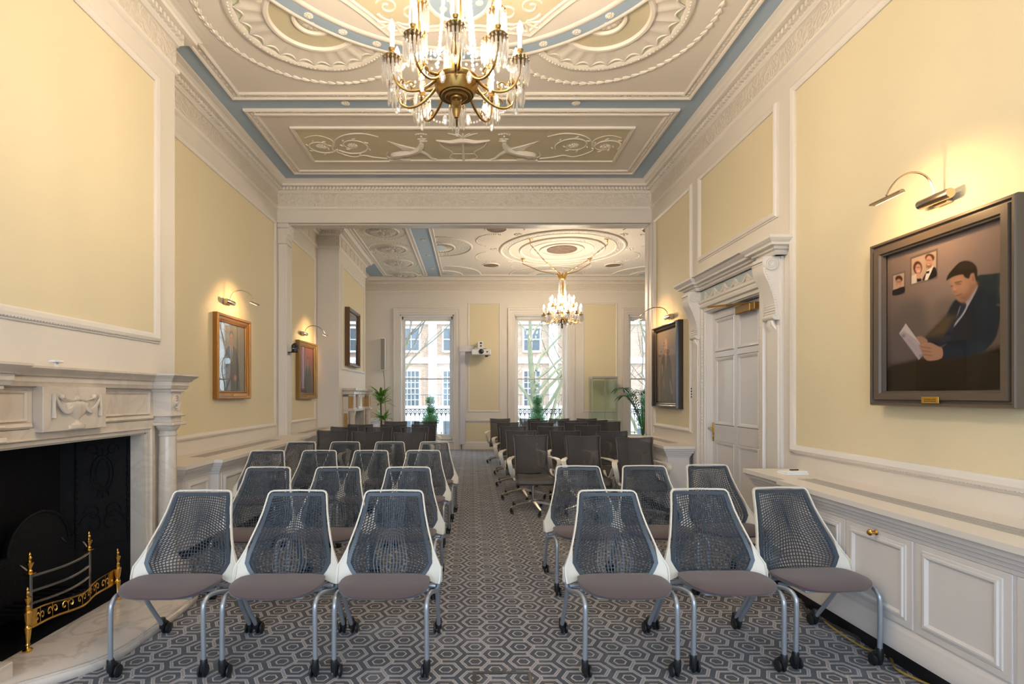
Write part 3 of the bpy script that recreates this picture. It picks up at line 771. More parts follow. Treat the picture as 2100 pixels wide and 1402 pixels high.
for i, (sx, y) in enumerate([(s_, 8.85+1.2*k) for s_ in (-1.725, 5.575) for k in range(5)]):
    b = MB(); ring_mould(b, sx, y, .33, .03, .025, .005, 48); n = 40
    for k in range(n): b.ball((sx+.46*cos(2*PI*k/n), y+.52*sin(2*PI*k/n), CZ-.012), .016, 5, 4)
    b.build('strip_ring', 'ceilr', ceil, 40)
    b = MB(); rosette(b, sx, y, .30, .008, 16); rosette(b, sx, y, .18, .014, 12)
    b.build('strip_rosette', 'relief', ceil, 50)
b = MB()
for k in range(4): rosette(b, -.975, 9.4+1.2*k, .06, .004, 8)
b.build('strip_flowers', 'ceilr', ceil, 50)

# ------------------------------------------------------------------ door
door = struct(bpy.data.objects.new('door_1', None)); COL.objects.link(door); door.location = (XR, (D0+D1)/2, 0)
def dy(y): return y-(D0+D1)/2
b = MB(); LX = .09   # leaf plane depth behind the wall face
b.box(LX, LX+.045, dy(D0), dy(D1), .01, DZ-.02)
leaf = b.build('door_leaf', 'glossw', door, 30)
b = MB()
for (z0, z1) in ((.22,.90),(1.16,1.83),(1.97,2.26)):
    for (p, q) in ((5.07,5.40),(5.54,5.90)) if True else ():
        pth = rect(dy(p), dy(q), z0, z1)
        b.sweep(pth, [(0,0),(.0,.006),(.022,.02),(.03,.022),(.035,.016),(.04,0)], lambda a,bb,v:(LX-v,a,bb), True, False, -1)
# raised rails and stiles so that the panels sit back
for (p, q, z0, z1) in ((4.85,5.03,.01,2.38),(5.44,5.50,.01,2.38),(5.94,6.0,.01,2.38),(5.03,5.94,.01,.18),(5.03,5.94,.94,1.12),(5.03,5.94,1.87,1.93),(5.03,5.94,2.30,2.38)):
    b.box(LX-(.016 if q-p > .5 else .0168), LX+.01, dy(p), dy(q), z0, z1, .002)
b.build('door_panelling', 'glossw', leaf, 30)
b = MB(); b.box(LX-.026, LX-.016, dy(5.955), dy(5.985), .93, 1.14, .004); b.tube([(LX-.02,dy(5.97),1.08),(LX-.07,dy(5.97),1.08),(LX-.075,dy(5.96),1.08),(LX-.075,dy(5.87),1.075)], .009, 8); b.box(LX-.03, LX-.02, dy(5.962), dy(5.978), .97, 1.0, .002)
b.build('door_handle', 'brass', leaf, 40)
b = MB(); b.box(LX-.08, LX-.016, dy(5.08), dy(5.36), 2.265, 2.345, .006); cl = b.build('door_closer', 'dbrass', leaf, 30)
b = MB(); b.box(LX-.075, LX-.02, dy(5.0), dy(5.078), 2.27, 2.34, .004); b.ribbon([(LX-.05,dy(5.15),2.355),(LX-.14,dy(5.42),2.37)], .018, .008, (0,0,1)); b.ribbon([(LX-.14,dy(5.42),2.375),(LX-.26,dy(5.58),2.38)], .02, .008, (0,0,1)); b.build('closer_arm', 'dbrass', cl, 30)
b = MB()   # lining
b.box(.001, LX+.1, dy(D0)-.02, dy(D0)+.012, 0, DZ-.012); b.box(.001, LX+.1, dy(D1)-.012, dy(D1)+.02, 0, DZ-.012); b.box(.001, LX+.1, dy(D0)-.02, dy(D1)+.02, DZ-.012, DZ+.02)
fd = lambda a,bb,v:(-v, a, bb)
arch = [(dy(D1),0),(dy(D1),DZ),(dy(D0),DZ),(dy(D0),0)]
b.sweep(arch, [(0,0),(0,.02),(.03,.025),(.035,.035),(.09,.04),(.10,.055),(.125,.06),(.135,.04),(.135,0)], fd, False, False, -1)
for k in range(60):
    for yy in (dy(D0)-.032, dy(D1)+.032): b.ball((-.03,yy,.2+k*.036), .009, 5, 4)
b.build('door_architrave', 'trimw', door, 30)
b = MB()
for yc in (4.60, 6.16):
    y0, y1 = dy(yc-.085), dy(yc+.085)
    b.box(-.03, 0, y0-.02, y1+.02, 0, 2.64, .004); b.box(-.045, 0, y0, y1, 0, 2.05, .004); b.box(-.06, 0, y0-.02, y1+.02, 0, .22, .006)
    prof = smooth_path([(0,2.64,0),(-.15,2.64,0),(-.175,2.60,0),(-.165,2.50,0),(-.12,2.40,0),(-.08,2.28,0),(-.065,2.16,0),(-.09,2.13,0),(-.07,2.10,0),(0,2.10,0)], 5)
    b.prism([(p.x, y0, p.y) for p in prof], (0, y1-y0, 0))
    b.lathe([(0,0),(.055,0),(.055,.19),(0,.19)], (-.105,y0-.01,2.575), 18, 'y')
    for (r_) in (.018,.034,.050): b.tube([(-.105+r_*cos(a), y0-.012, 2.575+r_*sin(a)) for a in [2*PI*k/16 for k in range(16)]], .004, 5, True)
    for k in range(22):
        t = k/21; z = 2.60-.46*t; x = -.178+.115*min(1, t*1.5) - .004
        b.box(x-.006, x+.012, y0-.004, y1+.004, z-.006, z+.004, .002)
    for k in range(5): a = -.6+.3*k; b.tube([(-.05,dy(yc)+.0,2.12),(-.06,dy(yc)+.05*a*1.4,2.06),(-.035,dy(yc)+.1*a,2.02-.02*cos(a))], [.02,.018,.008], 6)
b.build('door_console', 'trimw', door, 40)
b = MB(); yA, yB2 = dy(4.22), dy(6.42)
path = [(0,yB2-.14),(-.045,yB2-.14),(-.045,dy(6.0)),(-.02,dy(6.0)),(-.02,dy(4.77)),(-.045,dy(4.77)),(-.045,yA+.14),(0,yA+.14)]
path = [(0,dy(6.30)),(-.09,dy(6.30)),(-.09,dy(6.04)),(-.05,dy(6.04)),(-.05,dy(4.72)),(-.09,dy(4.72)),(-.09,dy(4.46)),(0,dy(4.46))]
b.sweep(path, [(0,2.64),(.01,2.645),(.02,2.66),(.02,2.675),(.045,2.68),(.05,2.70),(.085,2.705),(.09,2.725),(.105,2.735),(.12,2.755),(.12,2.775),(0,2.78)], lambda a,bb,v:(a,bb,v), False, False, 1 if False else -1)
b.prism([(a,bb,2.765) for a,bb in [(0,dy(6.41)),(-.2,dy(6.41)),(-.2,dy(4.35)),(0,dy(4.35))]], (0,0,.012))
for k in range(52):
    y = dy(4.74)+k*.0248; b.box(-.09, -.06, y, y+.012, 2.678, 2.70)
for yc in (4.59, 6.17):
    for k in range(6): y = dy(yc-.11)+k*.04; b.box(-.13, -.09, y, y+.02, 2.678, 2.70)
for k in range(4): b.box(-.09+k*.026, -.078+k*.026, dy(4.415), dy(4.46), 2.678, 2.70)
b.sweep([(dy(6.05),2.44),(dy(4.71),2.44)], [(0,0),(0,.05),(.02,.055),(.03,.04),(.035,0)], fd, False, False, -1)
b.build('door_cornice', 'trimw', door, 30)
b = MB(); b.box(-.03, 0, dy(4.70), dy(6.05), 2.47, 2.64); b.build('door_frieze', 'sage', door, 0)
b = MB()
for k in range(6):
    y = dy(4.80)+k*.225
    for j in range(6): a = PI*j/6+.2; b.ball((-.034,y+.025*cos(a*2),2.56+.03*sin(a*2)), .02, 6, 4, (.4,.6,1.2), Matrix.Rotation(a, 3, 'X'))
    b.tube([(-.034,y,2.61),(-.034,y,2.50)], .008, 5)
    if k < 5: b.tube([(-.040, y+.225*t, 2.605-.26*t*(1-t)) for t in [j/8 for j in range(9)]], .010, 5)
b.build('door_swags', 'trimw', door, 50)
sw = MB(); sw.box(-.012, 0, -.04, .04, -.07, .07, .003)
s_ = tag(sw.build('socket_plate', 'paper', None, 30), 'white four-gang switch plate on the wall left of the door', 'switch'); s_.location = (XR, 6.36, 1.48)
sw = MB()
for k in range(4): sw.box(-.018, -.012, -.012, .012, -.06+k*.033, -.04+k*.033, .002)
sw.build('switch_rocker', 'black', s_, 0)
# ------------------------------------------------------------------ cabinets
def cabinet(label, group, side, pts, top_off, panels, knobs, grille=None, zt=.85):
    """pts: plan outline of the carcase front (wall, ..., wall); panels [(y0,y1,X)]"""
    sgn = -1 if side == 'R' else 1     # direction from wall into the room
    ys = [p[1] for p in pts]; W = pts[0][0]; cyy = (min(ys)+max(ys))/2
    root = thing('radiator_cabinet', label, 'cabinet', (W, cyy, 0), 0, group)
    P = [(x-W, y-cyy) for x, y in pts]
    area = sum(P[i][0]*P[(i+1) % len(P)][1]-P[(i+1) % len(P)][0]*P[i][1] for i in range(len(P)))
    fl = -1 if area > 0 else 1
    b = MB(); b.prism([(x,y,.16) for x, y in P], (0,0,zt-.03-.16)); b.build('carcase', 'cabw', root, 30)
    b = MB(); b.sweep(P, [(0,.12),(.018,.12),(.022,.15),(.018,.165),(.018,.19),(.013,.20),(.012,.225),(.006,.235),(0,.25)], fz, False, False, fl); b.build('base_moulding', 'cabw', root, 30)
    ins = [(x*.86, y*.985) for x, y in P]
    b = MB(); b.prism([(x,y,0) for x, y in ins], (0,0,.16)); b.build('toe_recess', 'black', root, 0)
    b = MB(); b.sweep(P, [(0,.715),(.008,.715),(.012,.735),(.02,.74),(.024,.76),(.036,.765),(.04,.785),(.054,.79),(.06,.812),(.066,.82)], fz, False, False, fl); b.build('cornice_moulding', 'cabw', root, 30)
    N = len(P); off = []
    for i in range(N):
        def nr(a, c_):
            d = (Vector(c_)-Vector(a)).normalized(); return Vector((-d.y, d.x))*fl
        if 0 < i < N-1:
            n1, n2 = nr(P[i-1],P[i]), nr(P[i],P[i+1]); m_ = (n1+n2)/(1+n1.dot(n2))
        else: m_ = nr(P[0],P[1]) if i == 0 else nr(P[-2],P[-1])
        q = Vector(P[i]) + m_*top_off; off.append((q.x, q.y))
    b = MB(); b.prism([(x,y,zt-.03) for x, y in off], (0,0,.03)); top = b.build('worktop', 'trimw', root, 30)
    if grille:
        g = MB(); gx0, gx1 = grille[0]-W, grille[1]-W; n = int((grille[3]-grille[2])/.016)
        for k in range(n): y = grille[2]-cyy+k*.016; g.box(gx0, gx1, y, y+.007, zt, zt+.003)
        for x in (gx0, (gx0+gx1)/2, gx1): g.box(x-.003, x+.003, grille[2]-cyy, grille[3]-cyy, zt, zt+.0035)
        g.build('vent_grille', 'grille', top, 0)
    fnn = (lambda X: (lambda a,bb,v: (X-W+sgn*v, a, bb)))
    for i, (y0, y1, X) in enumerate(panels):
        fn = fnn(X); b = MB(); a0, a1 = y0-cyy, y1-cyy; gap = .036
        x_ = X-W
        b.box(x_, x_+sgn*.008, a0-gap, a1+gap, .262, .712, .002)
        b.sweep(rect(a0+.04,a1-.04,.335,.645), [(0,.008),(.004,.012),(.012,.020),(.022,.020),(.026,.013),(.036,.012),(.04,.008)], fn, True, False, -1)
        dr = b.build('cabinet_door', 'cabw', root, 30)
        if i in knobs:
            k = MB(); k.lathe([(.0,0),(.014,0),(.016,.004),(.008,.010),(.008,.022),(.016,.03),(.018,.038),(.012,.046),(0,.048)], (0,0,0), 16, 'x')
            kk = k.build('door_knob', 'brass', dr, 50); kk.location = (x_+sgn*.008, (a0+a1)/2, .697); kk.rotation_euler = (0,0,PI if side == 'R' else 0)
    return root
cabinet('long white panelled cabinet under the big right-hand portrait', 'white panelled radiator cabinets', 'R',
        [(XR,4.24),(2.29,4.24),(2.29,3.66),(2.23,3.66),(2.23,-1.4),(XR,-1.4)], .07,
        [(3.76,4.15,2.29),(3.17,3.57,2.23),(2.69,3.09,2.23),(2.20,2.60,2.23),(1.71,2.11,2.23),(1.22,1.62,2.23)], (2,5), (2.34,2.45,.6,3.77))
cabinet('short white cabinet in the corner past the white door', 'white panelled radiator cabinets', 'R',
        [(XR,7.76),(2.32,7.76),(2.32,6.24),(2.58,6.24),(2.58,6.42),(XR,6.42)], .07, [(7.2,7.62,2.32),(6.72,7.14,2.32),(6.30,6.66,2.32)], (1,), (2.46,2.58,6.6,7.6))
cabinet('long cream cabinet between the marble fireplace and the pilaster', 'white panelled radiator cabinets', 'L',
        [(XL,4.50),(-2.47,4.50),(-2.47,4.98),(-2.39,4.98),(-2.39,7.24),(-2.47,7.24),(-2.47,7.80),(XL,7.80)], .07,
        [(4.57,4.92,-2.47),(5.06,5.50,-2.39),(5.58,6.02,-2.39),(6.10,6.54,-2.39),(6.62,7.06,-2.39)], (2,), (-2.72,-2.58,5.1,7.1))
cabinet('low white cabinet under the portrait beside the camera bracket', 'white panelled radiator cabinets', 'L',
        [(XL,8.07),(-2.50,8.07),(-2.50,9.84),(XL,9.84)], .06, [(8.2,8.65,-2.50),(8.75,9.2,-2.50)], (0,), (-2.75,-2.6,8.3,9.6))
cabinet('white cabinet in the alcove by the left window', 'white panelled radiator cabinets', 'L',
        [(XL,12.34),(-2.42,12.34),(-2.42,13.95),(XL,13.95)], .05, [(12.5,13.0,-2.42),(13.1,13.6,-2.42)], (), None)
b = MB(); b.box(-.09,.09,-.06,.06,0,.012,.003); b.box(-.085,.085,-.055,.055,.012,.026,.004); bk = tag(b.build('paper_stack', 'paper', None, 30), 'small white stack of papers at the far end of the right cabinet top', 'papers'); bk.location = (2.45,4.02,.85); bk.rotation_euler = (0,0,.15)
b = MB(); b.box(-.02,.05,-.008,.012,.026,.034,.003); b.build('pen', 'black', bk, 30)
b = MB(); b.tube(smooth_path([(2.25,3.35,.02),(2.18,3.22,.05),(2.22,3.0,.02),(2.3,2.9,.01),(2.22,2.75,.02),(2.28,2.6,.012)], 6), .006, 6); tag(b.build('yellow_cable', 'ycable'), 'loose yellow cable on the carpet under the right cabinet', 'cable')
b = MB(); b.tube(smooth_path([(2.27,3.6,.012),(2.20,3.42,.03),(2.26,3.28,.012),(2.3,3.1,.012)], 6), .011, 6); tag(b.build('black_cable', 'cable'), 'thick black cable on the carpet under the right cabinet', 'cable')

# ------------------------------------------------------------------ near fireplace
FX, FY = BX, 3.32
fp = thing('fireplace', 'veined white marble fireplace with urn tablet and black iron insert, left wall', 'fireplace', (FX, FY, 0))
def L_(x, y, z): return (x-FX, y-FY, z)
def fbox(b, x0, x1, y0, y1, z0, z1, c=0.): return b.box(x0-FX, x1-FX, y0-FY, y1-FY, z0, z1, c)
H0, H1 = 2.66, 3.98
b = MB()
fbox(b, BX, -2.46, 2.37, H0, 0, 1.50, .003); fbox(b, BX, -2.46, H1, 4.27, 0, 1.50, .003); fbox(b, BX, -2.46, H0, H1, 1.17, 1.50)
fF1 = lambda a,bb,v: (-2.46-FX+v, a-FY, bb)
b.sweep([(H1,.04),(H1,1.17),(H0,1.17),(H0,.04)], [(0,0),(0,.012),(.02,.018),(.03,.03),(.04,.018),(.09,.014),(.095,.004),(.1,0)], fF1, False, False, -1)
for (y0, y1) in ((2.60,2.92),(3.49,4.03)):
    b.sweep([(y0,1.265),(y1,1.265)], [(0,0),(.0,.02),(.012,.03),(.03,.022),(.035,0)], fF1, False, False, 1)
    b.sweep(rect(y0+.03,y1-.03,1.32,1.46), [(0,0),(0,.006),(.012,.012),(.02,0)], fF1, True, False, -1)
b.build('marble_surround', 'marble', fp, 30)
for (ya, nm) in ((2.43,'near'),(4.06,'far')):
    b = MB(); y0, y1 = ya, ya+.15
    fbox(b, -2.46, -2.32, y0, y1, 1.24, 1.50, .003); fbox(b, -2.47, -2.295, y0-.02, y1+.02, 1.285, 1.30, .005); fbox(b, -2.47, -2.30, y0-.015, y1+.015, 1.475, 1.50, .005)
    for r_ in (.052,.036,.02): b.tube([((-2.318-FX), ya+.075-FY+r_*cos(a), 1.39+r_*1.15*sin(a)) for a in [2*PI*k/20 for k in range(20)]], .006, 5, True)
    b.ball((-2.318-FX, ya+.075-FY, 1.39), .014); b.build('corner_block', 'marble', fp, 30)
    b = MB(); cy = ya+.075-FY; cx = -2.385-FX
    b.box(cx-.095, cx+.095, cy-.095, cy+.095, 1.215, 1.24, .004)
    b.lathe([(.062,.20),(.064,.25),(.0655,.6),(.061,1.12),(.060,1.13),(.066,1.135),(.066,1.145),(.060,1.15),(.060,1.17),(.072,1.185),(.085,1.205),(.085,1.215)], (cx,cy,0), 32)
    b.lathe([(.095,.13),(.095,.15),(.085,.17),(.075,.175),(.08,.185),(.07,.20),(.062,.20)], (cx,cy,0), 32)
    b.build('marble_column', 'marble', fp, 35)
    b = MB(); b.box(cx-.11, cx+.11, cy-.11, cy+.11, 0, .13, .004); b.box(-2.46-FX, cx, cy-.10, cy+.10, 0, .115, .004); b.build('column_plinth', 'marble', fp, 30)
b = MB(); fbox(b, -2.46, -2.40, 2.95, 3.46, 1.24, 1.50, .003); tb = b.build('urn_tablet', 'marble', fp, 30)
b = MB(); uX = -2.40-FX; uy = 3.205-FY
i0 = len(b.v); b.lathe([(max(0,abs(a))*.9, z) for a, z in [(.0,0),(.075,0),(.075,.02),(.05,.022),(.045,.03),(.025,.035),(.018,.05),(.022,.055),(.07,.085),(.098,.12),(.11,.15),(.10,.155),(.03,.17),(.025,.19),(.0,.20)]], (uX, uy, 1.25), 24); b.v[i0:] = [(uX+(v[0]-uX)*.22, v[1], v[2]) for v in b.v[i0:]]
_unused = ([(uX-.01, uy+a*.9, 1.25+z) for a, z in [(-.075,0),(.075,0),(.075,.02),(.05,.022),(.045,.03),(.025,.035),(.018,.05),(.022,.055),(.07,.085),(.098,.12),(.11,.15),(.10,.155),(.03,.17),(.02,.19),(-.02,.19),(-.03,.17),(-.10,.155),(-.11,.15),(-.098,.12),(-.07,.085),(-.022,.055),(-.018,.05),(-.025,.035),(-.045,.03),(-.05,.022),(-.075,.02)]], (.018,0,0))
for s in (-1, 1):
    for d in (0,.008,.016): b.tube([(uX+.014, uy+s*(.02+.165*t), 1.415-(.085-d*1.2)*math.sin(PI*t)*1.0 + .03*t) for t in [k/10 for k in range(11)]], [.004+.005*math.sin(PI*k/10) for k in range(11)], 6)
    b.tube([(uX+.008,uy+s*.185,1.455),(uX+.01,uy+s*.19,1.38),(uX+.01,uy+s*.188,1.32)], [.012,.009,.013], 6)
    b.ball((uX+.01,uy+s*.13,1.44), .016, 8, 6)
    b.tube([(uX+.014, uy+s*.13*t, 1.425-.012*math.sin(PI*t)+.012*t) for t in [k/8 for k in range(9)]], .005, 5)
b.build('urn_relief', 'marble', tb, 45)
b = MB()
spath = [(0,4.24),(.225,4.24),(.225,4.03),(.09,4.03),(.09,2.61),(.225,2.61),(.225,2.40),(0,2.40)]
spath = [(x, y-FY) for x, y in spath]
b.sweep(spath, [(0,1.495),(.012,1.50),(.018,1.52),(.022,1.525),(.022,1.555),(.035,1.558),(.045,1.575),(.065,1.59),(.075,1.60),(.075,1.612),(.0,1.612)], fz, False, False, 1)
b.prism([(x,y,1.60) for x, y in [(0,4.30-FY),(.29,4.30-FY),(.29,3.97-FY),(.155,3.97-FY),(.155,2.67-FY),(.29,2.67-FY),(.29,2.34-FY),(0,2.34-FY)]], (0,0,.012))
b.build('mantel_shelf', 'marble', fp, 35)
# white slips in the opening, iron insert
b = MB(); fbox(b, -2.57, -2.463, H1-.012, H1, .05, 1.17); fbox(b, -2.57, -2.463, H0, H0+.012, .05, 1.17); fbox(b, -2.57, -2.463, H0, H1, 1.158, 1.17); b.build('opening_slip', 'marble', fp, 0)
b = MB()
iz = 1.165
b.add([L_(-2.57,H1,.04),L_(-2.86,3.66,.04),L_(-2.86,3.66,iz),L_(-2.57,H1,iz)], [(0,1,2,3)])
b.add([L_(-2.57,H0,.04),L_(-2.86,2.98,.04),L_(-2.86,2.98,iz),L_(-2.57,H0,iz)], [(0,1,2,3)])
b.add([L_(-2.86,2.98,.04),L_(-2.86,3.66,.04),L_(-2.86,3.66,iz),L_(-2.86,2.98,iz)], [(0,1,2,3)])
b.add([L_(-2.57,H0,iz-.01),L_(-2.57,H1,iz-.01),L_(-2.86,3.66,iz-.01),L_(-2.86,2.98,iz-.01)], [(0,1,2,3)])
fbox(b, -2.87, -2.33, H0-.05, H1+.02, .0, .052, .002)
b.build('iron_insert', 'iron', fp, 0)
b = MB()   # cast relief on the far splayed cheek
def ck(s, z, o=.004):   # s 0..1 along the cheek from front to back
    x = -2.57-.29*s; y = H1-.32*s; return L_(x-.74*o*0+o*.6, y-o*.8, z)
for r0, n in ((.06,24),): b.tube([ck(.42+.16*cos(2*PI*k/n), .88+.13*sin(2*PI*k/n)) for k in range(n)], .008, 5, True)
b.tube([ck(.42+.10*cos(2*PI*k/20), .88+.10*sin(2*PI*k/20)) for k in range(20)], .005, 5, True)
for k in range(16): a = 2*PI*k/16; b.tube([ck(.42+.17*cos(a), .88+.14*sin(a)), ck(.42+.23*cos(a), .88+.18*sin(a))], .004, 4)
for sg in (-1, 1):
    for (zc_, r0) in ((.60,.13),(.52,.18),(1.05,.10)):
        b.tube([ck(.42+sg*(.14+r0*(1-t/18)*cos(t*.45)), zc_+r0*.55*(1-t/18)*sin(t*.45)) for t in range(17)], .0055, 5)
    for zz in [.42+.05*k for k in range(12)]: b.ball(ck(.42+sg*.36, zz), .011, 5, 4)
b.tube([ck(.06,.36),ck(.06,1.12)], .006, 4); b.tube([ck(.80,.36),ck(.80,1.12)], .006, 4); b.tube([ck(.0,.36),ck(1,.36)], .006, 4)
b.build('cast_ornament', 'iron', fp, 50)
b = MB(); hp = [(-2.46,2.36),(-2.30,2.46),(-2.12,2.62),(-1.99,2.76),(-1.935,2.90),(-1.92,3.1),(-1.92,3.60),(-1.95,3.75),(-2.05,3.92),(-2.2,4.05),(-2.27,4.27),(-2.46,4.27)]
hp2 = [(p.x, p.y) for p in smooth_path([(x,y,0) for x, y in hp], 4)]
b.prism([(x-FX,y-FY,0) for x, y in hp2], (0,0,.045)); b.sweep([(x-FX,y-FY) for x, y in hp2], [(0,0),(.006,.012),(.006,.03),(.0,.042),(-.02,.055),(-.22,.055)], fz, False, False, -1); b.prism([((x+.0)*1-FX-(.008 if x > -2.4 else 0),y-FY,.045) for x, y in hp2], (0,0,.0098))
b.build('marble_hearth', 'hearthm', fp, 40)

# fire grate
G = (-2.46, 3.23); gr = thing('fire_grate', 'black and brass fire grate with fretted apron and urn finials', 'grate', (G[0], G[1], .052))
def gl(x, y): return (x-G[0], y-G[1])
fin = [(0,.0),(.012,0),(.014,.012),(.008,.02),(.011,.03),(.019,.05),(.021,.06),(.010,.066),(.008,.078),(.012,.086),(.006,.095),(.008,.103),(.003,.115),(0,.117)]
for y in (2.87, 3.60):
    x_, y_ = gl(-2.42, y); b = MB()
    b.lathe([(0,0),(.022,0),(.024,.012),(.010,.022),(.008,.03),(.014,.04),(.010,.05),(.017,.10),(.019,.13),(.015,.135),(.012,.15),(.016,.16),(.020,.19),(.023,.215),(.012,.225),(.015,.235)], (x_,y_,0), 16)
    b.lathe([(r_*.9, .235+h) for r_, h in fin], (x_,y_,0), 16); b.build('leg', 'brass', gr, 40)
for y in (2.98, 3.44):
    x_, y_ = gl(-2.50, y); b = MB(); b.box(x_-.01, x_+.01, y_-.01, y_+.01, .12, .385, .002); b.build('grate_post', 'steel', gr, 30)
    b = MB(); b.box(x_-.022,x_+.022,y_-.022,y_+.022,.385,.392,.002); b.lathe([(r_, .392+h) for r_, h in fin], (x_,y_,0), 16); b.build('finial', 'brass', gr, 40)
for z in (.215, .285, .37):
    b = MB(); b.tube([(gl(-2.50,0)[0]+.05*sin(PI*t), 2.98-G[1]+.46*t, z) for t in [k/12 for k in range(13)]], .008, 6); b.build('front_bar', 'steel', gr, 40)
for y in (2.98, 3.44):
    b = MB(); b.ribbon([(gl(-2.50,0)[0]-.22*t, y-G[1]+(.05 if y > 3.2 else -.05)*t, .385+.07*sin(PI*.5*t)+(.03*sin(PI*2*t))) for t in [k/10 for k in range(11)]], .012, .006, (0,1,0)); b.build('side_scroll', 'steel', gr, 40)
b = MB()   # fretted apron: serpentine band
def ap(t, z): y = 2.885+(3.585-2.885)*t; x = -2.435+.045*sin(PI*t)-.03*sin(2*PI*t)**2; a_, b_ = gl(x, y); return (a_, b_, z)
bot = lambda t: .105+.02*sin(PI*t)*0+.025*abs(t-.5)
topz = lambda t: .195+.015*cos(2*PI*t)
T = [k/30 for k in range(31)]
b.ribbon([ap(t, bot(t)) for t in T], .006, .012, (1,0,0)); b.ribbon([ap(t, topz(t)) for t in T], .006, .008, (1,0,0))
for c_ in [.12+.126*k for k in range(7)]:
    for sg in (-1, 1):
        b.tube([ap(max(0,min(1,c_+sg*(.026-.026*(1-u/16)*cos(u*.42)))), .152+.030*(1-u/17)*sin(u*.42)) for u in range(16)], .0035, 5)
    b.tube([ap(c_, bot(c_)), ap(c_, topz(c_))], .003, 4)
b.build('fret_apron', 'brass', gr, 45)
for (t0, t1) in ((0,.09),(.91,1)):
    b = MB(); tt = [t0+(t1-t0)*k/6 for k in range(7)]; vs = [ap(t, bot(t)) for t in tt]+[ap(t, topz(t)) for t in tt]; b.add(vs, [(k,k+1,k+8,k+7) for k in range(6)]); b.add([(v[0]-.004,v[1],v[2]) for v in vs], [(k,k+1,k+8,k+7) for k in range(6)]); b.build('apron_plate', 'brass', gr, 30)
b = MB(); fx = gl(-2.76,0)[0]
arc = [(fx, 3.33-G[1]+.235*cos(a), .44+.22*sin(a)) for a in [PI*k/20 for k in range(21)]]
b.prism([(fx,3.62-G[1],.06),(fx,3.62-G[1],.44)] + arc + [(fx,3.04-G[1],.44),(fx,3.04-G[1],.06)], (.03,0,0)); b.tube([(p[0]+.03,p[1],p[2]) for p in arc], .01, 6)
b.build('fireback', 'iron', gr, 40)
b = MB(); b.box(gl(-2.75,0)[0], gl(-2.5,0)[0], 2.98-G[1], 3.44-G[1], .125, .15, .004)
for k in range(7): b.tube([(gl(-2.75,0)[0], 3.02-G[1]+k*.065, .16),(gl(-2.48,0)[0], 3.02-G[1]+k*.065, .16)], .008, 5)
b.build('fire_basket', 'iron', gr, 30)
b = MB(); b.box(-.02,.02,-.035,.035,.03,.045,.003); b.box(-.006,.006,-.01,.01,0,.03); th = tag(b.build('sensor', 'paper', None, 30), 'tiny white sensor standing on the marble mantel shelf', 'sensor'); th.location = (-2.46, 3.12, 1.612)

# ------------------------------------------------------------------ far fireplace
F2 = (CX, 11.05); fp2 = thing('fireplace', 'small white and ochre marble fireplace on the far chimney breast', 'fireplace', (F2[0], F2[1], 0))
def g2(b, x0, x1, y0, y1, z0, z1, c=.003): return b.box(x0, x1, y0-F2[1], y1-F2[1], z0, z1, c)
b = MB(); g2(b, 0,.10,10.16,10.5,0,1.42); g2(b, 0,.10,11.6,11.94,0,1.42); g2(b, 0,.10,10.5,11.6,1.12,1.42); b.sweep([(11.6-F2[1],0),(11.6-F2[1],1.12),(10.5-F2[1],1.12),(10.5-F2[1],0)], [(0,.1),(0,.115),(.04,.125),(.08,.115),(.085,.1)], lambda a,bb,v:(v,a,bb), False, False, -1); b.build('marble_surround', 'marble', fp2, 30)
for ya in (10.18, 11.74):
    b = MB(); g2(b, .10,.20,ya,ya+.18,1.17,1.46); g2(b, .0,.23,ya-.03,ya+.21,1.14,1.17,.004); b.build('corner_block', 'marble', fp2, 30)
    b = MB(); b.lathe([(.07,0),(.07,.08),(.055,.1),(.055,1.04),(.065,1.08),(.075,1.12),(.075,1.14)], (.15,ya+.09-F2[1],0), 20); b.build('marble_column', 'marble', fp2, 40)
    b = MB(); g2(b, .19,.204,ya+.03,ya+.15,1.20,1.43,.002); g2(b, .015,.088,ya-.024,ya-.018,.02,1.1,.001) if ya < 11 else None; g2(b, .10,.19,ya-.004,ya,1.2,1.43,.001); b.build('ochre_inlay', 'siena', fp2, 0)
for y0, y1 in ((10.4,10.85),(11.25,11.7)):
    b = MB(); g2(b, .10,.106,y0,y1,1.2,1.40,.001); b.build('ochre_inlay', 'siena', fp2, 0)
b = MB(); g2(b, .10,.15,10.88,11.22,1.17,1.46); g2(b, .15,.16,10.97,11.13,1.22,1.42,.005); b.build('centre_tablet', 'marble', fp2, 30)
b = MB(); b.sweep([(0,11.93-F2[1]),(.20,11.93-F2[1]),(.20,11.72-F2[1]),(.14,11.72-F2[1]),(.14,10.38-F2[1]),(.20,10.38-F2[1]),(.20,10.17-F2[1]),(0,10.17-F2[1])], [(0,1.46),(.015,1.47),(.02,1.52),(.05,1.54),(.06,1.57),(.06,1.585),(0,1.585)], fz, False, False, 1); g2(b, 0,.19,10.12,11.98,1.57,1.583); b.build('mantel_shelf', 'marble', fp2, 30)
b = MB(); g2(b, -.30,-.28,10.5,11.6,0,1.12,0); b.build('firebox', 'iron', fp2, 0)

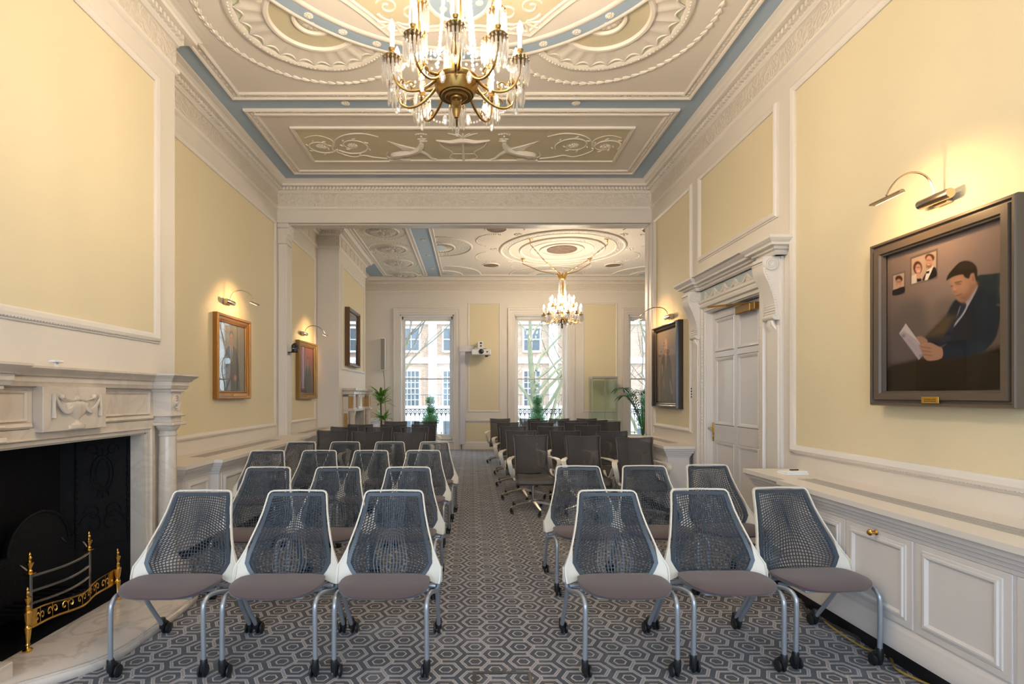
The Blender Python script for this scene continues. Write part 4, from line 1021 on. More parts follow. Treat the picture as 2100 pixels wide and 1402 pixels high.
# ------------------------------------------------------------------ framed paintings
def paint_canvas(name, parent, fnp, w, h, shapes, bgf, n=(90,110), rough=.35, coat=.5):
    """canvas with painted picture as colour attribute; shapes [(poly|ellipse, colour, softness, alpha)] in unit coordinates"""
    nx, ny = n; U, Vv = np.meshgrid(np.linspace(0,1,nx), np.linspace(0,1,ny)); asp = h/w
    img = bgf(U, Vv)
    for (poly, col, soft, alpha) in shapes:
        if len(poly) >= 6 and soft > .0035: poly = [(q.x, q.y) for q in smooth_path([(a_, b_, 0) for a_, b_ in poly], 3, True)]
        p = np.array(poly, float); px, py = U, Vv; K = len(p); inside = np.zeros(U.shape, bool); dist = np.full(U.shape, 9.)
        for i in range(K):
            x0, y0 = p[i]; x1, y1 = p[(i+1) % K]
            cond = ((y0 > py) != (y1 > py)); xi = (x1-x0)*(py-y0)/((y1-y0) if abs(y1-y0) > 1e-9 else 1e-9)+x0
            inside ^= cond & (px < xi)
            dx, dy_ = x1-x0, (y1-y0)*asp; L2 = dx*dx+dy_*dy_+1e-12
            t = np.clip(((px-x0)*dx+(py-y0)*asp*dy_)/L2, 0, 1); dist = np.minimum(dist, np.hypot(px-x0-t*dx, (py-y0)*asp-t*dy_))
        sd = np.where(inside, dist, -dist); a = np.clip(sd/max(soft,1e-4)*.5+.5, 0, 1)*alpha
        img = img*(1-a[...,None]) + np.array(col)*a[...,None]
    me = bpy.data.meshes.new(name)
    vs = [fnp((u-.5)*w, v*h) for v in np.linspace(0,1,ny) for u in np.linspace(0,1,nx)]
    fs = [(j*nx+i, j*nx+i+1, (j+1)*nx+i+1, (j+1)*nx+i) for j in range(ny-1) for i in range(nx-1)]
    me.from_pydata([tuple(v) for v in vs], [], fs); at = me.color_attributes.new('paint', 'FLOAT_COLOR', 'POINT')
    c4 = np.ones((nx*ny, 4), np.float32); c4[:, :3] = np.clip(img.reshape(-1,3), 0, 1); at.data.foreach_set('color', c4.ravel())
    m, nt, bs = new_mat('oil paint '+name); va = nt.nodes.new('ShaderNodeVertexColor'); va.layer_name = 'paint'
    nt.links.new(va.outputs[0], bs.inputs['Base Color']); bs.inputs['Roughness'].default_value = rough; bs.inputs['Specular IOR Level'].default_value = .15; bs.inputs['Coat Weight'].default_value = coat; bs.inputs['Coat Roughness'].default_value = .02
    me.materials.append(m); o = bpy.data.objects.new(name, me); COL.objects.link(o); o.parent = parent
    return o
def ell(cx, cy, rx, ry, n=20, rot=0): return [(cx+rx*cos(2*PI*k/n)*cos(rot)-ry*sin(2*PI*k/n)*sin(rot), cy+rx*cos(2*PI*k/n)*sin(rot)+ry*sin(2*PI*k/n)*cos(rot)) for k in range(n)]
def picture(label, side, X, yc, z0, w, h, prof, fmat, fw, shapes, bgf, n, lmat=None, plaque=True, coat=.0, text=None, tilt=0., glass='picglass2'):
    sgn = -1 if side == 'R' else 1
    root = thing('framed_portrait', label, 'painting', (X, yc, z0), 0, 'framed oil portraits'); root.rotation_euler.z = math.radians(tilt); root.location.x += sgn*w/2*math.sin(math.radians(abs(tilt)))
    # local a to the viewer's right: on the left wall +y is right, on the right wall +y is left
    fn = (lambda a,b_,v: (sgn*v, a*sgn, b_)); b = MB()
    b.sweep(rect(-w/2,w/2,0,h), prof, fn, True, False, 1); b.box(*( (0, sgn*.012) ), -w/2+.01, w/2-.01, .01, h-.01)
    b.build('picture_frame', fmat, root, 30)
    if lmat: b = MB(); b.sweep(rect(-w/2+fw-.02,w/2-fw+.02,fw-.02,h-fw+.02), [(0,prof[-1][1]+.004),(.0,prof[-1][1]+.012),(.014,prof[-1][1]+.008),(.02,prof[-1][1]-.004)], fn, True, False, 1); b.build('frame_slip', lmat, root, 30)
    cv = prof[-1][1]-.006
    paint_canvas('canvas', root, lambda u, v: fn(u, v+fw, cv), w-2*fw, h-2*fw, shapes, bgf, n, coat=coat)
    b = MB(); b.box(sgn*(cv+.004), sgn*(cv+.006), -w/2+fw-.01, w/2-fw+.01, fw-.01, h-fw+.01); b.build('picture_glass', glass, root, 0)
    if plaque:
        b = MB(); zz = fw*.42; hh = .014 if w < .9 else .018; b.box(0, sgn*.004, -.045 if w < .9 else -.055, .045 if w < .9 else .055, zz-hh, zz+hh, .001); pq = b.build('name_plaque', 'plaq', root, 20); pq.location = (sgn*(max(p[1] for p in prof)*.0+plaque), .0, 0)
        b = MB()
        for r_ in range(2):
            y = -.038
            while y < .036: L = random.uniform(.004,.012); b.box(sgn*.004, sgn*.0045, y, min(.038,y+L), zz-.009+r_*.011, zz-.004+r_*.011); y += L+.003
        pq2 = b.build('plaque_lettering', 'ink', pq, 0)
    return root
BIG = [
 ([(.05,.207),(.044,.458),(.104,.567),(.185,.629),(.284,.645),(.348,.612),(.389,.544),(.409,.472),(.399,.237)],(.1,.083,.078),.05,.9),
 ([(.439,.461),(.449,.551),(.497,.596),(.563,.6),(.627,.575),(.627,.439)],(.13,.1,.09),.04,.9),
 ([(.001,.167),(.185,.209),(.399,.229),(.68,.228),(.921,.246),(1.003,.25),(1.003,.002),(-0.005, -0.004)],(.022,.016,.009),.02, 1),
 ([(.378,.369),(.478,.434),(.627,.475),(.591,.385),(.554,.36)],(.09,.062,.03),.02, 1),
 ([(.797,.699),(.884,.694),(.958,.687),(.969,.673),(.955,.595),(.966,.515),(.951,.505),(.845,.534),(.797,.624)],(.016,.026,.03),.006, 1),
 ([(.921,.496),(.966,.483),(.958,.4),(.929,.305),(.876,.263),(.845,.279),(.906,.406)],(.012,.02,.026),.006, 1),
 ([(.951,.674),(.964,.671),(.957,.595),(.963,.529),(.951,.531)],(.04,.075,.085),.012,.8),
 ([(.68,.574),(.797,.641),(.845,.608),(.914,.57),(.933,.521),(.933,.468),(.921,.378),(.891,.275),(.845,.238),(.723,.218),(.535,.214),(.516,.278),(.554,.301),(.497,.291),(.389,.329),(.378,.369),(.478,.434),(.554,.492),(.609,.564),(.645,.583)],(.01,.014,.022),.008, 1),
 ([(.535,.494),(.627,.475),(.554,.36),(.378,.369),(.478,.434)],(.075,.052,.028),.03,.9),
 ([(.54,.269),(.731,.267),(.845,.306),(.876,.276),(.845,.245),(.723,.225),(.54,.222)],(.014,.03,.05),.04,.8),
 ([(.821,.565),(.891,.527),(.906,.445),(.845,.373),(.829,.469)],(.014,.028,.042),.06,.8),
 ([(.71,.555),(.797,.641),(.793,.611),(.731,.524),(.688,.467),(.554,.352),(.554,.367),(.627,.439),(.671,.533)],(.3,.31,.34),.004, 1),
 ([(.68,.553),(.71,.552),(.718,.526),(.68,.475),(.627,.425),(.591,.327),(.488,.299),(.591,.414),(.645,.473),(.671,.526)],(.016,.02,.04),.004, 1),
 ([(.591,.711),(.609,.729),(.68,.736),(.756,.721),(.789,.673),(.795,.637),(.731,.566),(.68,.556),(.64,.587),(.645,.601),(.627,.618),(.609,.636),(.618,.656),(.591,.675)],(.3,.155,.1),.006, 1),
 ([(.721,.658),(.717,.647),(.705,.639),(.689,.637),(.67,.64),(.654,.648),(.642,.66),(.638,.674),(.642,.685),(.654,.693),(.67,.695),(.689,.692),(.705,.683),(.717,.671)],(.4,.23,.14),.05,.8),
 ([(.671,.696),(.668,.692),(.658,.691),(.644,.691),(.628,.694),(.614,.699),(.604,.704),(.6,.71),(.604,.713),(.614,.715),(.628,.714),(.644,.711),(.658,.706),(.668,.701)],(.38,.22,.14),.02,.7),
 ([(.639,.648),(.638,.644),(.635,.64),(.63,.639),(.624,.64),(.619,.643),(.616,.648),(.614,.653),(.616,.658),(.619,.661),(.624,.662),(.63,.661),(.635,.658),(.638,.653)],(.44,.26,.17),.01,.8),
 ([(.679,.673),(.673,.671),(.658,.673),(.643,.677),(.637,.681),(.643,.683),(.658,.681),(.673,.677)],(.07,.03,.02),.008,.9),
 ([(.611,.671),(.608,.669),(.602,.669),(.595,.672),(.593,.675),(.595,.677),(.602,.677),(.608,.674)],(.07,.03,.02),.006,.9),
 ([(.627,.694),(.68,.694),(.685,.686),(.631,.686)],(.05,.028,.018),.006,.9),
 ([(.638,.608),(.681,.612),(.685,.607),(.643,.601)],(.16,.06,.045),.005,.95),
 ([(.64,.632),(.636,.629),(.627,.629),(.617,.632),(.614,.636),(.617,.639),(.627,.639),(.636,.636)],(.2,.09,.06),.008,.7),
 ([(.733,.576),(.73,.569),(.721,.564),(.708,.562),(.694,.564),(.681,.57),(.672,.578),(.668,.586),(.672,.594),(.681,.599),(.694,.6),(.708,.598),(.721,.592),(.73,.584)],(.15,.085,.06),.03,.8),
 ([(.756,.665),(.795,.651),(.795,.634),(.739,.571),(.706,.559)],(.2,.1,.065),.03,.8),
 ([(.783,.686),(.781,.674),(.777,.664),(.77,.659),(.763,.661),(.756,.668),(.752,.679),(.75,.693),(.752,.706),(.756,.715),(.763,.72),(.77,.718),(.777,.711),(.781,.7)],(.34,.17,.115),.006, 1),
 ([(.777,.688),(.776,.679),(.774,.673),(.771,.67),(.768,.671),(.765,.675),(.763,.682),(.762,.691),(.763,.699),(.765,.705),(.768,.708),(.771,.708),(.774,.703),(.776,.696)],(.2,.09,.06),.008,.8),
 ([(.559,.718),(.573,.751),(.609,.78),(.662,.811),(.714,.813),(.764,.791),(.797,.753),(.801,.705),(.79,.673),(.777,.72),(.752,.722),(.739,.696),(.706,.71),(.688,.731),(.627,.733),(.591,.726)],(.018,.012,.008),.005, 1),
 ([(.645,.783),(.714,.792),(.764,.767),(.756,.759),(.714,.778),(.662,.765)],(.045,.03,.018),.02,.8),
 ([(.19,.481),(.122,.417),(.316,.215),(.348,.24),(.342,.314),(.295,.361)],(.34,.3,.34),.003, 1),
 ([(.19,.481),(.342,.314),(.295,.353),(.173,.432),(.127,.416)],(.46,.41,.42),.003, 1),
 ([(.186,.395),(.181,.386),(.168,.383),(.155,.388),(.149,.398),(.155,.407),(.168,.409),(.181,.404)],(.16,.13,.17),.01,.8),
 ([(.344,.24),(.341,.235),(.332,.233),(.323,.236),(.319,.242),(.323,.247),(.332,.249),(.341,.246)],(.16,.13,.17),.01,.8),
 ([(.213,.368),(.295,.282),(.291,.279),(.208,.364)],(.2,.17,.2),.004,.5),
 ([(.23,.37),(.305,.289),(.301,.286),(.225,.367)],(.2,.17,.2),.004,.5),
 ([(.19,.354),(.273,.272),(.269,.269),(.186,.35)],(.2,.17,.2),.004,.5),
 ([(.293,.373),(.337,.376),(.389,.349),(.395,.329),(.368,.316),(.327,.335)],(.29,.155,.105),.004, 1),
 ([(.318,.313),(.348,.325),(.419,.325),(.497,.291),(.526,.274),(.521,.215),(.419,.202),(.373,.219),(.348,.255)],(.33,.185,.125),.004, 1),
 ([(.337,.307),(.429,.288),(.424,.284),(.337,.301)],(.12,.06,.04),.005,.8),
 ([(.348,.279),(.429,.264),(.424,.26),(.348,.273)],(.12,.06,.04),.005,.8),
 ([(.363,.251),(.439,.238),(.434,.234),(.363,.246)],(.12,.06,.04),.005,.8),
 ([(.047,.857),(.187,.858),(.183,.694),(.05,.691)],(.12,.09,.08),.003, 1),
 ([(.061,.846),(.175,.846),(.171,.702),(.061,.701)],(.36,.26,.2),.003, 1),
 ([(.059,.74),(.104,.744),(.127,.748),(.176,.745),(.173,.702),(.061,.701)],(.012,.01,.012),.004, 1),
 ([(.159,.805),(.155,.795),(.145,.789),(.13,.787),(.113,.79),(.098,.798),(.088,.808),(.084,.82),(.088,.83),(.098,.836),(.113,.838),(.13,.835),(.145,.827),(.155,.816)],(.045,.018,.012),.005, 1),
 ([(.147,.776),(.144,.763),(.137,.754),(.125,.75),(.113,.752),(.102,.76),(.094,.773),(.091,.787),(.094,.8),(.102,.809),(.113,.813),(.125,.811),(.137,.803),(.144,.79)],(.36,.19,.13),.004, 1),
 ([(.141,.786),(.134,.786),(.116,.789),(.097,.793),(.09,.796),(.097,.797),(.116,.794),(.134,.79)],(.08,.03,.02),.006,.8),
 ([(.126,.762),(.123,.76),(.116,.76),(.108,.763),(.105,.766),(.108,.768),(.116,.768),(.123,.766)],(.5,.35,.3),.005,.8),
 ([(.233,.942),(.487,.946),(.484,.746),(.233,.741)],(.12,.09,.08),.003, 1),
 ([(.248,.928),(.473,.931),(.471,.758),(.248,.752)],(.39,.28,.21),.003, 1),
 ([(.348,.845),(.343,.827),(.332,.813),(.315,.808),(.296,.812),(.279,.824),(.267,.843),(.262,.864),(.267,.883),(.279,.896),(.296,.901),(.315,.897),(.332,.884),(.343,.866)],(.075,.025,.015),.005, 1),
 ([(.248,.808),(.295,.814),(.348,.774),(.343,.754),(.248,.752)],(.5,.44,.38),.004, 1),
 ([(.293,.816),(.327,.809),(.342,.753),(.295,.755)],(.42,.24,.17),.004, 1),
 ([(.297,.78),(.342,.774),(.343,.754),(.3,.754)],(.012,.01,.012),.004, 1),
 ([(.338,.84),(.335,.826),(.328,.816),(.317,.812),(.305,.815),(.293,.823),(.286,.836),(.283,.851),(.286,.865),(.293,.875),(.305,.879),(.317,.876),(.328,.867),(.335,.854)],(.42,.23,.16),.004, 1),
 ([(.334,.851),(.327,.85),(.311,.852),(.294,.857),(.287,.861),(.294,.861),(.311,.859),(.327,.854)],(.08,.03,.02),.006,.8),
 ([(.323,.827),(.32,.825),(.312,.826),(.304,.829),(.3,.832),(.304,.834),(.312,.833),(.32,.831)],(.6,.45,.4),.004,.9),
 ([(.458,.889),(.454,.878),(.442,.871),(.425,.87),(.407,.874),(.39,.884),(.378,.896),(.373,.909),(.378,.92),(.39,.927),(.407,.928),(.425,.923),(.442,.914),(.454,.902)],(.06,.03,.015),.005, 1),
 ([(.356,.776),(.389,.808),(.449,.829),(.473,.81),(.471,.758),(.356,.755)],(.012,.01,.012),.004, 1),
 ([(.389,.816),(.449,.838),(.439,.816),(.397,.753),(.37,.754)],(.6,.56,.5),.003, 1),
 ([(.383,.812),(.415,.812),(.411,.795),(.385,.796)],(.01,.01,.012),.003, 1),
 ([(.442,.864),(.439,.847),(.43,.835),(.418,.83),(.404,.833),(.391,.843),(.383,.86),(.38,.878),(.383,.895),(.391,.908),(.404,.913),(.418,.91),(.43,.899),(.439,.882)],(.4,.22,.15),.004, 1),
 ([(.431,.838),(.429,.832),(.422,.828),(.412,.827),(.402,.829),(.392,.834),(.385,.841),(.383,.848),(.385,.855),(.392,.858),(.402,.859),(.412,.857),(.422,.852),(.429,.845)],(.16,.08,.05),.01,.8),
 ([(.431,.879),(.424,.878),(.407,.881),(.39,.886),(.383,.89),(.39,.89),(.407,.887),(.424,.882)],(.08,.03,.02),.006,.8),
 ([(.417,.851),(.414,.85),(.406,.851),(.398,.854),(.395,.856),(.398,.858),(.406,.857),(.414,.854)],(.6,.45,.4),.004,.9),
]
def bg_big(U, Vv):
    r = .25-.13*np.abs(U-.6)-.12*(1-Vv)
    return np.stack([r*1.0, r*.74, r*.64], -1)
F_GREY = [(0,0),(0,.088),(.006,.10),(.018,.10),(.022,.085),(.034,.085),(.038,.10),(.075,.098),(.08,.085),(.088,.085),(.09,.06)]
picture('large portrait of a seated person in a dark blue suit reading papers, right wall', 'R', XR, 2.945, 1.385, .915, 1.025, F_GREY, 'gwood', .09, BIG, bg_big, (260,290), None, .104, .0)
def man(cx, hy, s, skin, suit, shirt, tie, hair, legs=0):
    """standing sitter: head centre, scale"""
    e = lambda a, b_, c_, d_, **k: ell(cx+a*s, hy+b_*s, c_*s, d_*s, **k); P = lambda *q: [(cx+a*s, hy+b_*s) for a, b_ in q]
    out = [(P((-.10,-.13),(-.25,-.22),(-.33,-.45),(-.34,-.9),(-.36,-1.3),(.40,-1.3),(.42,-.9),(.34,-.40),(.24,-.20),(.10,-.12)), suit, .012, 1),
        (P((-.07,-.12),(.07,-.11),(.03,-.40),(-.02,-.42)), shirt, .006, 1), (P((-.02,-.15),(.02,-.15),(.03,-.38),(-.01,-.42)), tie, .005, 1),
        (P((-.06,-.08),(.06,-.08),(.06,-.17),(-.06,-.17)), skin, .006, 1), (e(0,0,.092,.14), skin, .008, 1)]
    if hair: out += [(P((-.095,.02),(-.10,.10),(-.05,.155),(.04,.16),(.10,.10),(.10,.0),(.075,.08),(0,.11),(-.07,.08)), hair, .006, 1)]
    out += [(e(-.035,.025,.022,.008), (.06,.04,.03), .006, .8), (e(.04,.025,.022,.008), (.06,.04,.03), .006, .8), (e(.0,-.065,.028,.008), (.25,.09,.07), .006, .8), (e(.003,-.02,.012,.03), tuple(c_*.75 for c_ in skin), .01, .6),
        (P((-.34,-.62),(-.28,-.60),(-.10,-.80),(.02,-.86),(.0,-.95),(-.2,-.9),(-.34,-.8)), tuple(c_*1.25 for c_ in suit), .03, .7)]
    return out
skin = (.38,.23,.16)
bgA = lambda U, Vv: np.stack([.23-.05*(np.abs((U*3) % 1-.5) < .05), .225-.05*(np.abs((U*3) % 1-.5) < .05), .18-.04*(np.abs((U*3) % 1-.5) < .05)], -1)
shA = man(.47, .78, .80, skin, (.075,.085,.095), (.5,.5,.5), (.03,.03,.05), (.12,.09,.07)) + [([(.40,.22),(.55,.30),(.62,.22),(.47,.14)], (.12,.045,.035), .006, 1), (ell(.62,.20,.06,.045), skin, .01, 1), ([(.66,0),(.70,1),(.72,1),(.69,0)], (.12,.12,.10), .01, .6)]
F_GILT = [(0,0),(0,.055),(.012,.07),(.03,.065),(.034,.052),(.05,.048),(.075,.034),(.08,.04),(.09,.036),(.095,.028)]
picture('gilt-framed portrait of a standing person in a grey suit holding a brown book', 'L', XL, 6.27, 1.405, .84, .975, F_GILT, 'gilt', .095, shA, bgA, (110,130), None, .052, tilt=-1.2, glass='picglass')
bgB = lambda U, Vv: np.stack([.16+.10*Vv, .05+.03*Vv, .045+.02*Vv], -1)
picture('pale gilt-framed portrait on a dark red ground beside the camera', 'L', XL, 9.05, 1.385, .86, .975, F_GILT, 'gilt2', .095, man(.6,.70,.7,(.3,.17,.12),(.025,.018,.02),(.3,.28,.27),(.03,.02,.03),(.05,.03,.02)), bgB, (80,100), None, .052, tilt=-3., glass='picglass')
bgC = lambda U, Vv: np.stack([.17+.05*Vv, .135+.035*Vv, .12+.02*Vv], -1)
shC = man(.45, .78, .78, (.42,.26,.18), (.055,.055,.05), (.25,.25,.25), (.30,.06,.035), None) + [([(.24,.52),(.29,.55),(.31,.42),(.26,.36)], (.35,.27,.16), .01, .9), ([(.30,.30),(.36,.36),(.40,.22),(.34,.16)], (.28,.12,.07), .02, .8), ([(.62,.28),(.68,.30),(.78,.12),(.70,.10)], (.25,.27,.30), .01, .7), ([(.04,.30),(.10,.35),(.08,.24),(.04,.22)], (.4,.30,.16), .01, .7), ([(.05,.80),(.33,.80),(.33,.805),(.05,.805)], (.09,.07,.06), .006, .7)]
F_BLK = [(0,0),(0,.06),(.01,.09),(.022,.092),(.03,.075),(.05,.06),(.06,.068),(.068,.06),(.075,.045)]
picture('black-framed portrait of a bald sitter in a dark suit and red tie, beside the door', 'R', XR, 7.095, 1.275, .93, 1.13, F_BLK, 'bwood', .085, shC, bgC, (110,130), None, .05)
F_WAL = [(0,0),(0,.09),(.01,.10),(.03,.095),(.05,.07),(.06,.072),(.07,.05)]
bgD = lambda U, Vv: np.stack([.07+.02*Vv, .07+.02*Vv, .07+.02*Vv], -1)
picture('dark walnut-framed picture with reflecting glass above the far fireplace', 'L', CX, 10.80, 2.03, 1.0, 1.15, F_WAL, 'dwood', .075, [], bgD, (30,30), None, 0, 0., glass='picglass')

# picture lamps
def picture_lamp(label, side, X, y, z, reach=.33, power=10., hy=0.):
    s = -1 if side == 'R' else 1
    root = thing('picture_lamp', label, 'picture lamp', (X, y, z), 0, 'curved nickel picture lamps')
    b = MB(); b.box(0, s*.045, -.055, .035, -.035, .035, .006); b.build('wall_plate', 'chrome', root, 30)
    b = MB(); b.lathe([(0,-.10),(.026,-.10),(.028,-.095),(.028,.095),(.026,.10),(0,.10)], (s*.058, -.0, 0), 20, 'y'); b.build('lamp_barrel', 'chrome', root, 40)
    hx = s*reach; arm = bez((s*.06,0,.02),(s*.07,0,.19),(s*.25,hy,.20),(hx,hy,.02), 18)
    b = MB(); b.tube(arm, .006, 8); b.build('curved_arm', 'chrome', root, 40)
    b = MB(); pf = [(cos(a)*.016, sin(a)*.016) for a in [PI*k/8 for k in range(9)]]
    n = len(pf)
    for (y0, y1) in ((-.11,.11),):
        b.prism([(hx+p, hy+y0, q) for p, q in pf], (0, y1-y0, 0))
    sh = b.build('lamp_head', 'chrome', root, 40)
    b = MB(); b.box(hx-s*.0185, hx-s*.0165, hy-.10, hy+.10, .0, .008); b.build('light_strip', 'lampled', sh, 0)
    l = bpy.data.lights.new('picture_light', 'SPOT'); l.energy = power; l.color = (1., .58, .25); l.spot_size = math.radians(138); l.spot_blend = .35; l.shadow_soft_size = .025
    lo = bpy.data.objects.new('picture_light', l); COL.objects.link(lo); lo.parent = root; lo.location = (hx-s*.005, hy, -.012)
    d = Vector((-s*1., 0, -.30)); lo.rotation_euler = d.to_track_quat('-Z','Y').to_euler()
    return root
picture_lamp('curved picture lamp over the large seated portrait, right wall', 'R', XR, 2.97, 2.555, .33, 9.5)
picture_lamp('curved picture lamp over the black-framed portrait near the door', 'R', XR, 7.0, 2.49, .36, 10., .30)
picture_lamp('curved picture lamp over the gilt portrait of a book holder', 'L', XL, 6.15, 2.535, .30, 9., .12)
picture_lamp('curved picture lamp over the portrait next to the black camera', 'L', XL, 8.92, 2.49, .34, 10., .25)

# pan-tilt camera on the pilaster
cam_ = thing('conference_camera', 'small black pan-tilt camera on a wall bracket at the pilaster', 'camera', (XL+.125, 7.94, 2.10)); cam_.scale = (.8,.8,.8)
b = MB(); b.box(0, .19, -.06, .06, -.01, .0, .002); b.box(0, .006, -.06, .06, -.06, .0, .002); b.build('wall_bracket', 'black', cam_, 20)
b = MB(); b.lathe([(0,0),(.065,0),(.068,.01),(.062,.05),(.05,.06),(0,.06)], (.12,0,0), 20); b.box(.12-.066,.12-.05,-.02,.02,.05,.13,.006); b.box(.12+.05,.12+.066,-.02,.02,.05,.13,.006); b.build('camera_base', 'black', cam_, 40)
b = MB(); b.tube([(.12,.05,.135),(.12,-.0,.125),(.12,-.06,.11)], [.042,.05,.045], 16); b.build('camera_head', 'black', cam_, 40)
b = MB(); b.lathe([(0,0),(.024,0),(.026,.006),(0,.006)], (.12,-.066,.108), 16, 'y'); b.build('camera_lens', 'lens', cam_, 40)

# ------------------------------------------------------------------ chandeliers
def chandelier(name, label, loc, S, n1, r1, z1, n2, r2, z2, off, bulbm, top, prisms=14, chains=None, bowlr=.125):
    """loc = point on the bowl axis at bowl height; arms tiers (n, radius, pan height above the bowl)"""
    root = thing('chandelier', label, 'chandelier', loc)
    b = MB(); b.lathe([(0,-.19),(.012,-.185),(.022,-.16),(.024,-.14),(.012,-.125),(.02,-.115),(.03,-.10),(.022,-.085),(.032,-.078),(.034,-.07),(.052,-.07),(.056,-.064),(.060,-.07),(.066,-.064),(.084,-.064),(.088,-.058),(bowlr*.80,-.058),(bowlr*.84,-.05),(bowlr*.96,-.022),(bowlr*1.0,-.004),(bowlr*.97,.004),(bowlr*1.03,.012),(bowlr*1.06,.024),(bowlr*1.02,.034),(bowlr*.9,.04),(.03,.055)], (0,0,0), 40); b.build('bowl', 'dbrass', root, 40)
    b = MB(); pf = [(.03,.05),(.035,.06),(.028,.10),(.024,.12),(.034,.15),(.02,.17),(.022,.24),(.03,.32),(.03,.36),(.018,.42),(.02,.44),(.036,.46),(.04,.475),(.036,.49),(.02,.51),(.024,.56),(.036,.66),(.03,.74),(.018,.80)]
    hs = top/.80; b.lathe([(r_, .05+(h-.05)*hs*1.0 if h > .05 else h) for r_, h in pf], (0,0,0), 24); b.build('stem', 'brass', root, 30)
    def tier(n, r, zp, ph, droop):
        for k in range(n):
            a = ph + 2*PI*k/n; ca, sa = cos(a), sin(a); P = lambda rr, z: (rr*ca, rr*sa, z)
            b = MB(); rb = bowlr*.95
            pts = bez(P(rb,.02)+(), P(rb+.10*S,-droop), P(r*1.02,-droop), P(r,zp-.02), 14)
            b.tube(pts, [.0085]*4+[.0068]*11, 8)
            m_ = pts[6]; sp = [(m_[0]+ca*.03*(1-t/14)*cos(t*.5)+0, m_[1]+sa*.03*(1-t/14)*cos(t*.5), m_[2]+.03+.03*(1-t/14)*sin(t*.5)) for t in range(13)]
            b.tube([m_]+sp[::-1], .004, 5)
            m2 = pts[10]; b.tube([m2,(m2[0]-ca*.02,m2[1]-sa*.02,m2[2]+.03),(m2[0]-ca*.015,m2[1]-sa*.015,m2[2]+.06)], [.006,.009,.003], 6)
            arm = b.build('arm', 'dbrass', root, 40)
            o = (r*ca, r*sa, zp)
            b = MB(); b.lathe([(.010,-.025),(.03,-.01),(.047,0),(.05,.006),(.046,.008),(.02,.004),(.012,.012),(.02,.03),(.014,.04),(.02,.055),(.014,.058)], o, 18)
            for j in range(prisms): t = 2*PI*j/prisms; b.ball((o[0]+.049*cos(t), o[1]+.049*sin(t), o[2]-.002), .006, 5, 4, (1,1,1.6))
            b.build('drip_pan', 'dbrass', arm, 40)
            b = MB(); b.lathe([(.0135,.05),(.0135,.145),(.006,.147)], o, 14); b.build('candle_sleeve', 'candle', arm, 40)
            b = MB(); b.lathe([(.006,.147),(.015,.158),(.0175,.173),(.013,.193),(.006,.211),(.0,.222)], o, 10); b.build('bulb', bulbm, arm, 60)
            b = MB()
            for j in range(prisms):
                t = 2*PI*j/prisms; x, y = o[0]+.050*cos(t), o[1]+.050*sin(t); L = .112 if j % 2 else .09
                b.ball((x,y,o[2]-.010), .007, 5, 4)
                b.lathe([(0,-.018),(.0065,-.03),(.0075,-.03-L*.75),(0,-.03-L)], (x,y,o[2]), 4)
            for j in range(8): t = 2*PI*(j+.5)/8; b.lathe([(0,-.03),(.006,-.045),(.0065,-.10),(0,-.135)], (o[0]+.03*cos(t), o[1]+.03*sin(t), o[2]), 4)
            b.ball((o[0],o[1],o[2]-.165), .013, 6, 5, (1,1,1.9)); b.lathe([(0,-.03),(.003,-.05),(.003,-.09),(0,-.1)], o, 4)
            b.build('crystal_drops', 'crystal', arm, 0)
    tier(n1, r1, z1, math.radians(off), .12*S); tier(n2, r2, z2, math.radians(off+18), .0)
    # swags of crystal beads between the arms and down from the crown
    for k in range(n1):
        b = MB(); a0 = math.radians(off)+2*PI*k/n1; a1 = a0+2*PI/n1
        for j in range(13):
            t = j/12; p = Vector((r1*cos(a0), r1*sin(a0), z1-.03)).lerp(Vector((r1*cos(a1), r1*sin(a1), z1-.03)), t); b.ball((p.x,p.y,p.z-.34*S*t*(1-t)), .008, 6, 4)
        b.build('bead_swag', 'crystal', root, 0); b = MB()
        for j in range(12):
            t = (j+.5)/12; p = Vector((r1*cos(a0), r1*sin(a0), z1-.02)).lerp(Vector((.06*cos(a0), .06*sin(a0), .22)), t); b.ball((p.x,p.y,p.z-.22*t*(1-t)), .008, 6, 4)
        b.build('bead_strand', 'crystal', root, 0); b = MB()
        am = (a0+a1)/2; b.lathe([(0,-.03),(.012,-.05),(.018,-.075),(.010,-.10),(0,-.105)], (r1*.62*cos(am), r1*.62*sin(am), -.01), 6); b.build('pendant_drop', 'crystal', root, 0)
    for k in range(n2):
        b = MB(); a = math.radians(off+18)+2*PI*k/n2; J = 34
        for j in range(J):
            t = j/(J-1); p = Vector((.07*cos(a), .07*sin(a), top)).lerp(Vector((r2*.55*cos(a), r2*.55*sin(a), .12)), t); q = t*t*.4
            b.ball((.07*cos(a)*(1-q)+r2*.5*cos(a)*q*1.6, .07*sin(a)*(1-q)+r2*.5*sin(a)*q*1.6, top+(.14-top)*t), .0105, 6, 4)
        b.build('bead_chain', 'crystal', root, 0)
    b = MB(); b.lathe([(.03,top-.02),(.055,top),(.07,top+.03),(.055,top+.035),(.045,top+.02),(.02,top+.03),(0,top+.03)], (0,0,0), 24)
    for k in range(8):
        a = 2*PI*k/8; b.tube([(.058*cos(a),.058*sin(a),top+.01),(.072*cos(a),.072*sin(a),top+.07),(.098*cos(a),.098*sin(a),top+.13),(.112*cos(a),.112*sin(a),top+.135)], [.014,.016,.012,.004], 6, flat=(1,.7))
    cr = b.build('crown', 'brass', root, 40)
    return root
c1 = chandelier('chandelier', 'large brass and crystal chandelier close overhead in the near room', (-.088, 3.05, 3.24), 1., 10, .375, .08, 6, .25, .36, 19, 'bulb', .95)
b = MB(); 
for k in range(4):
    pass
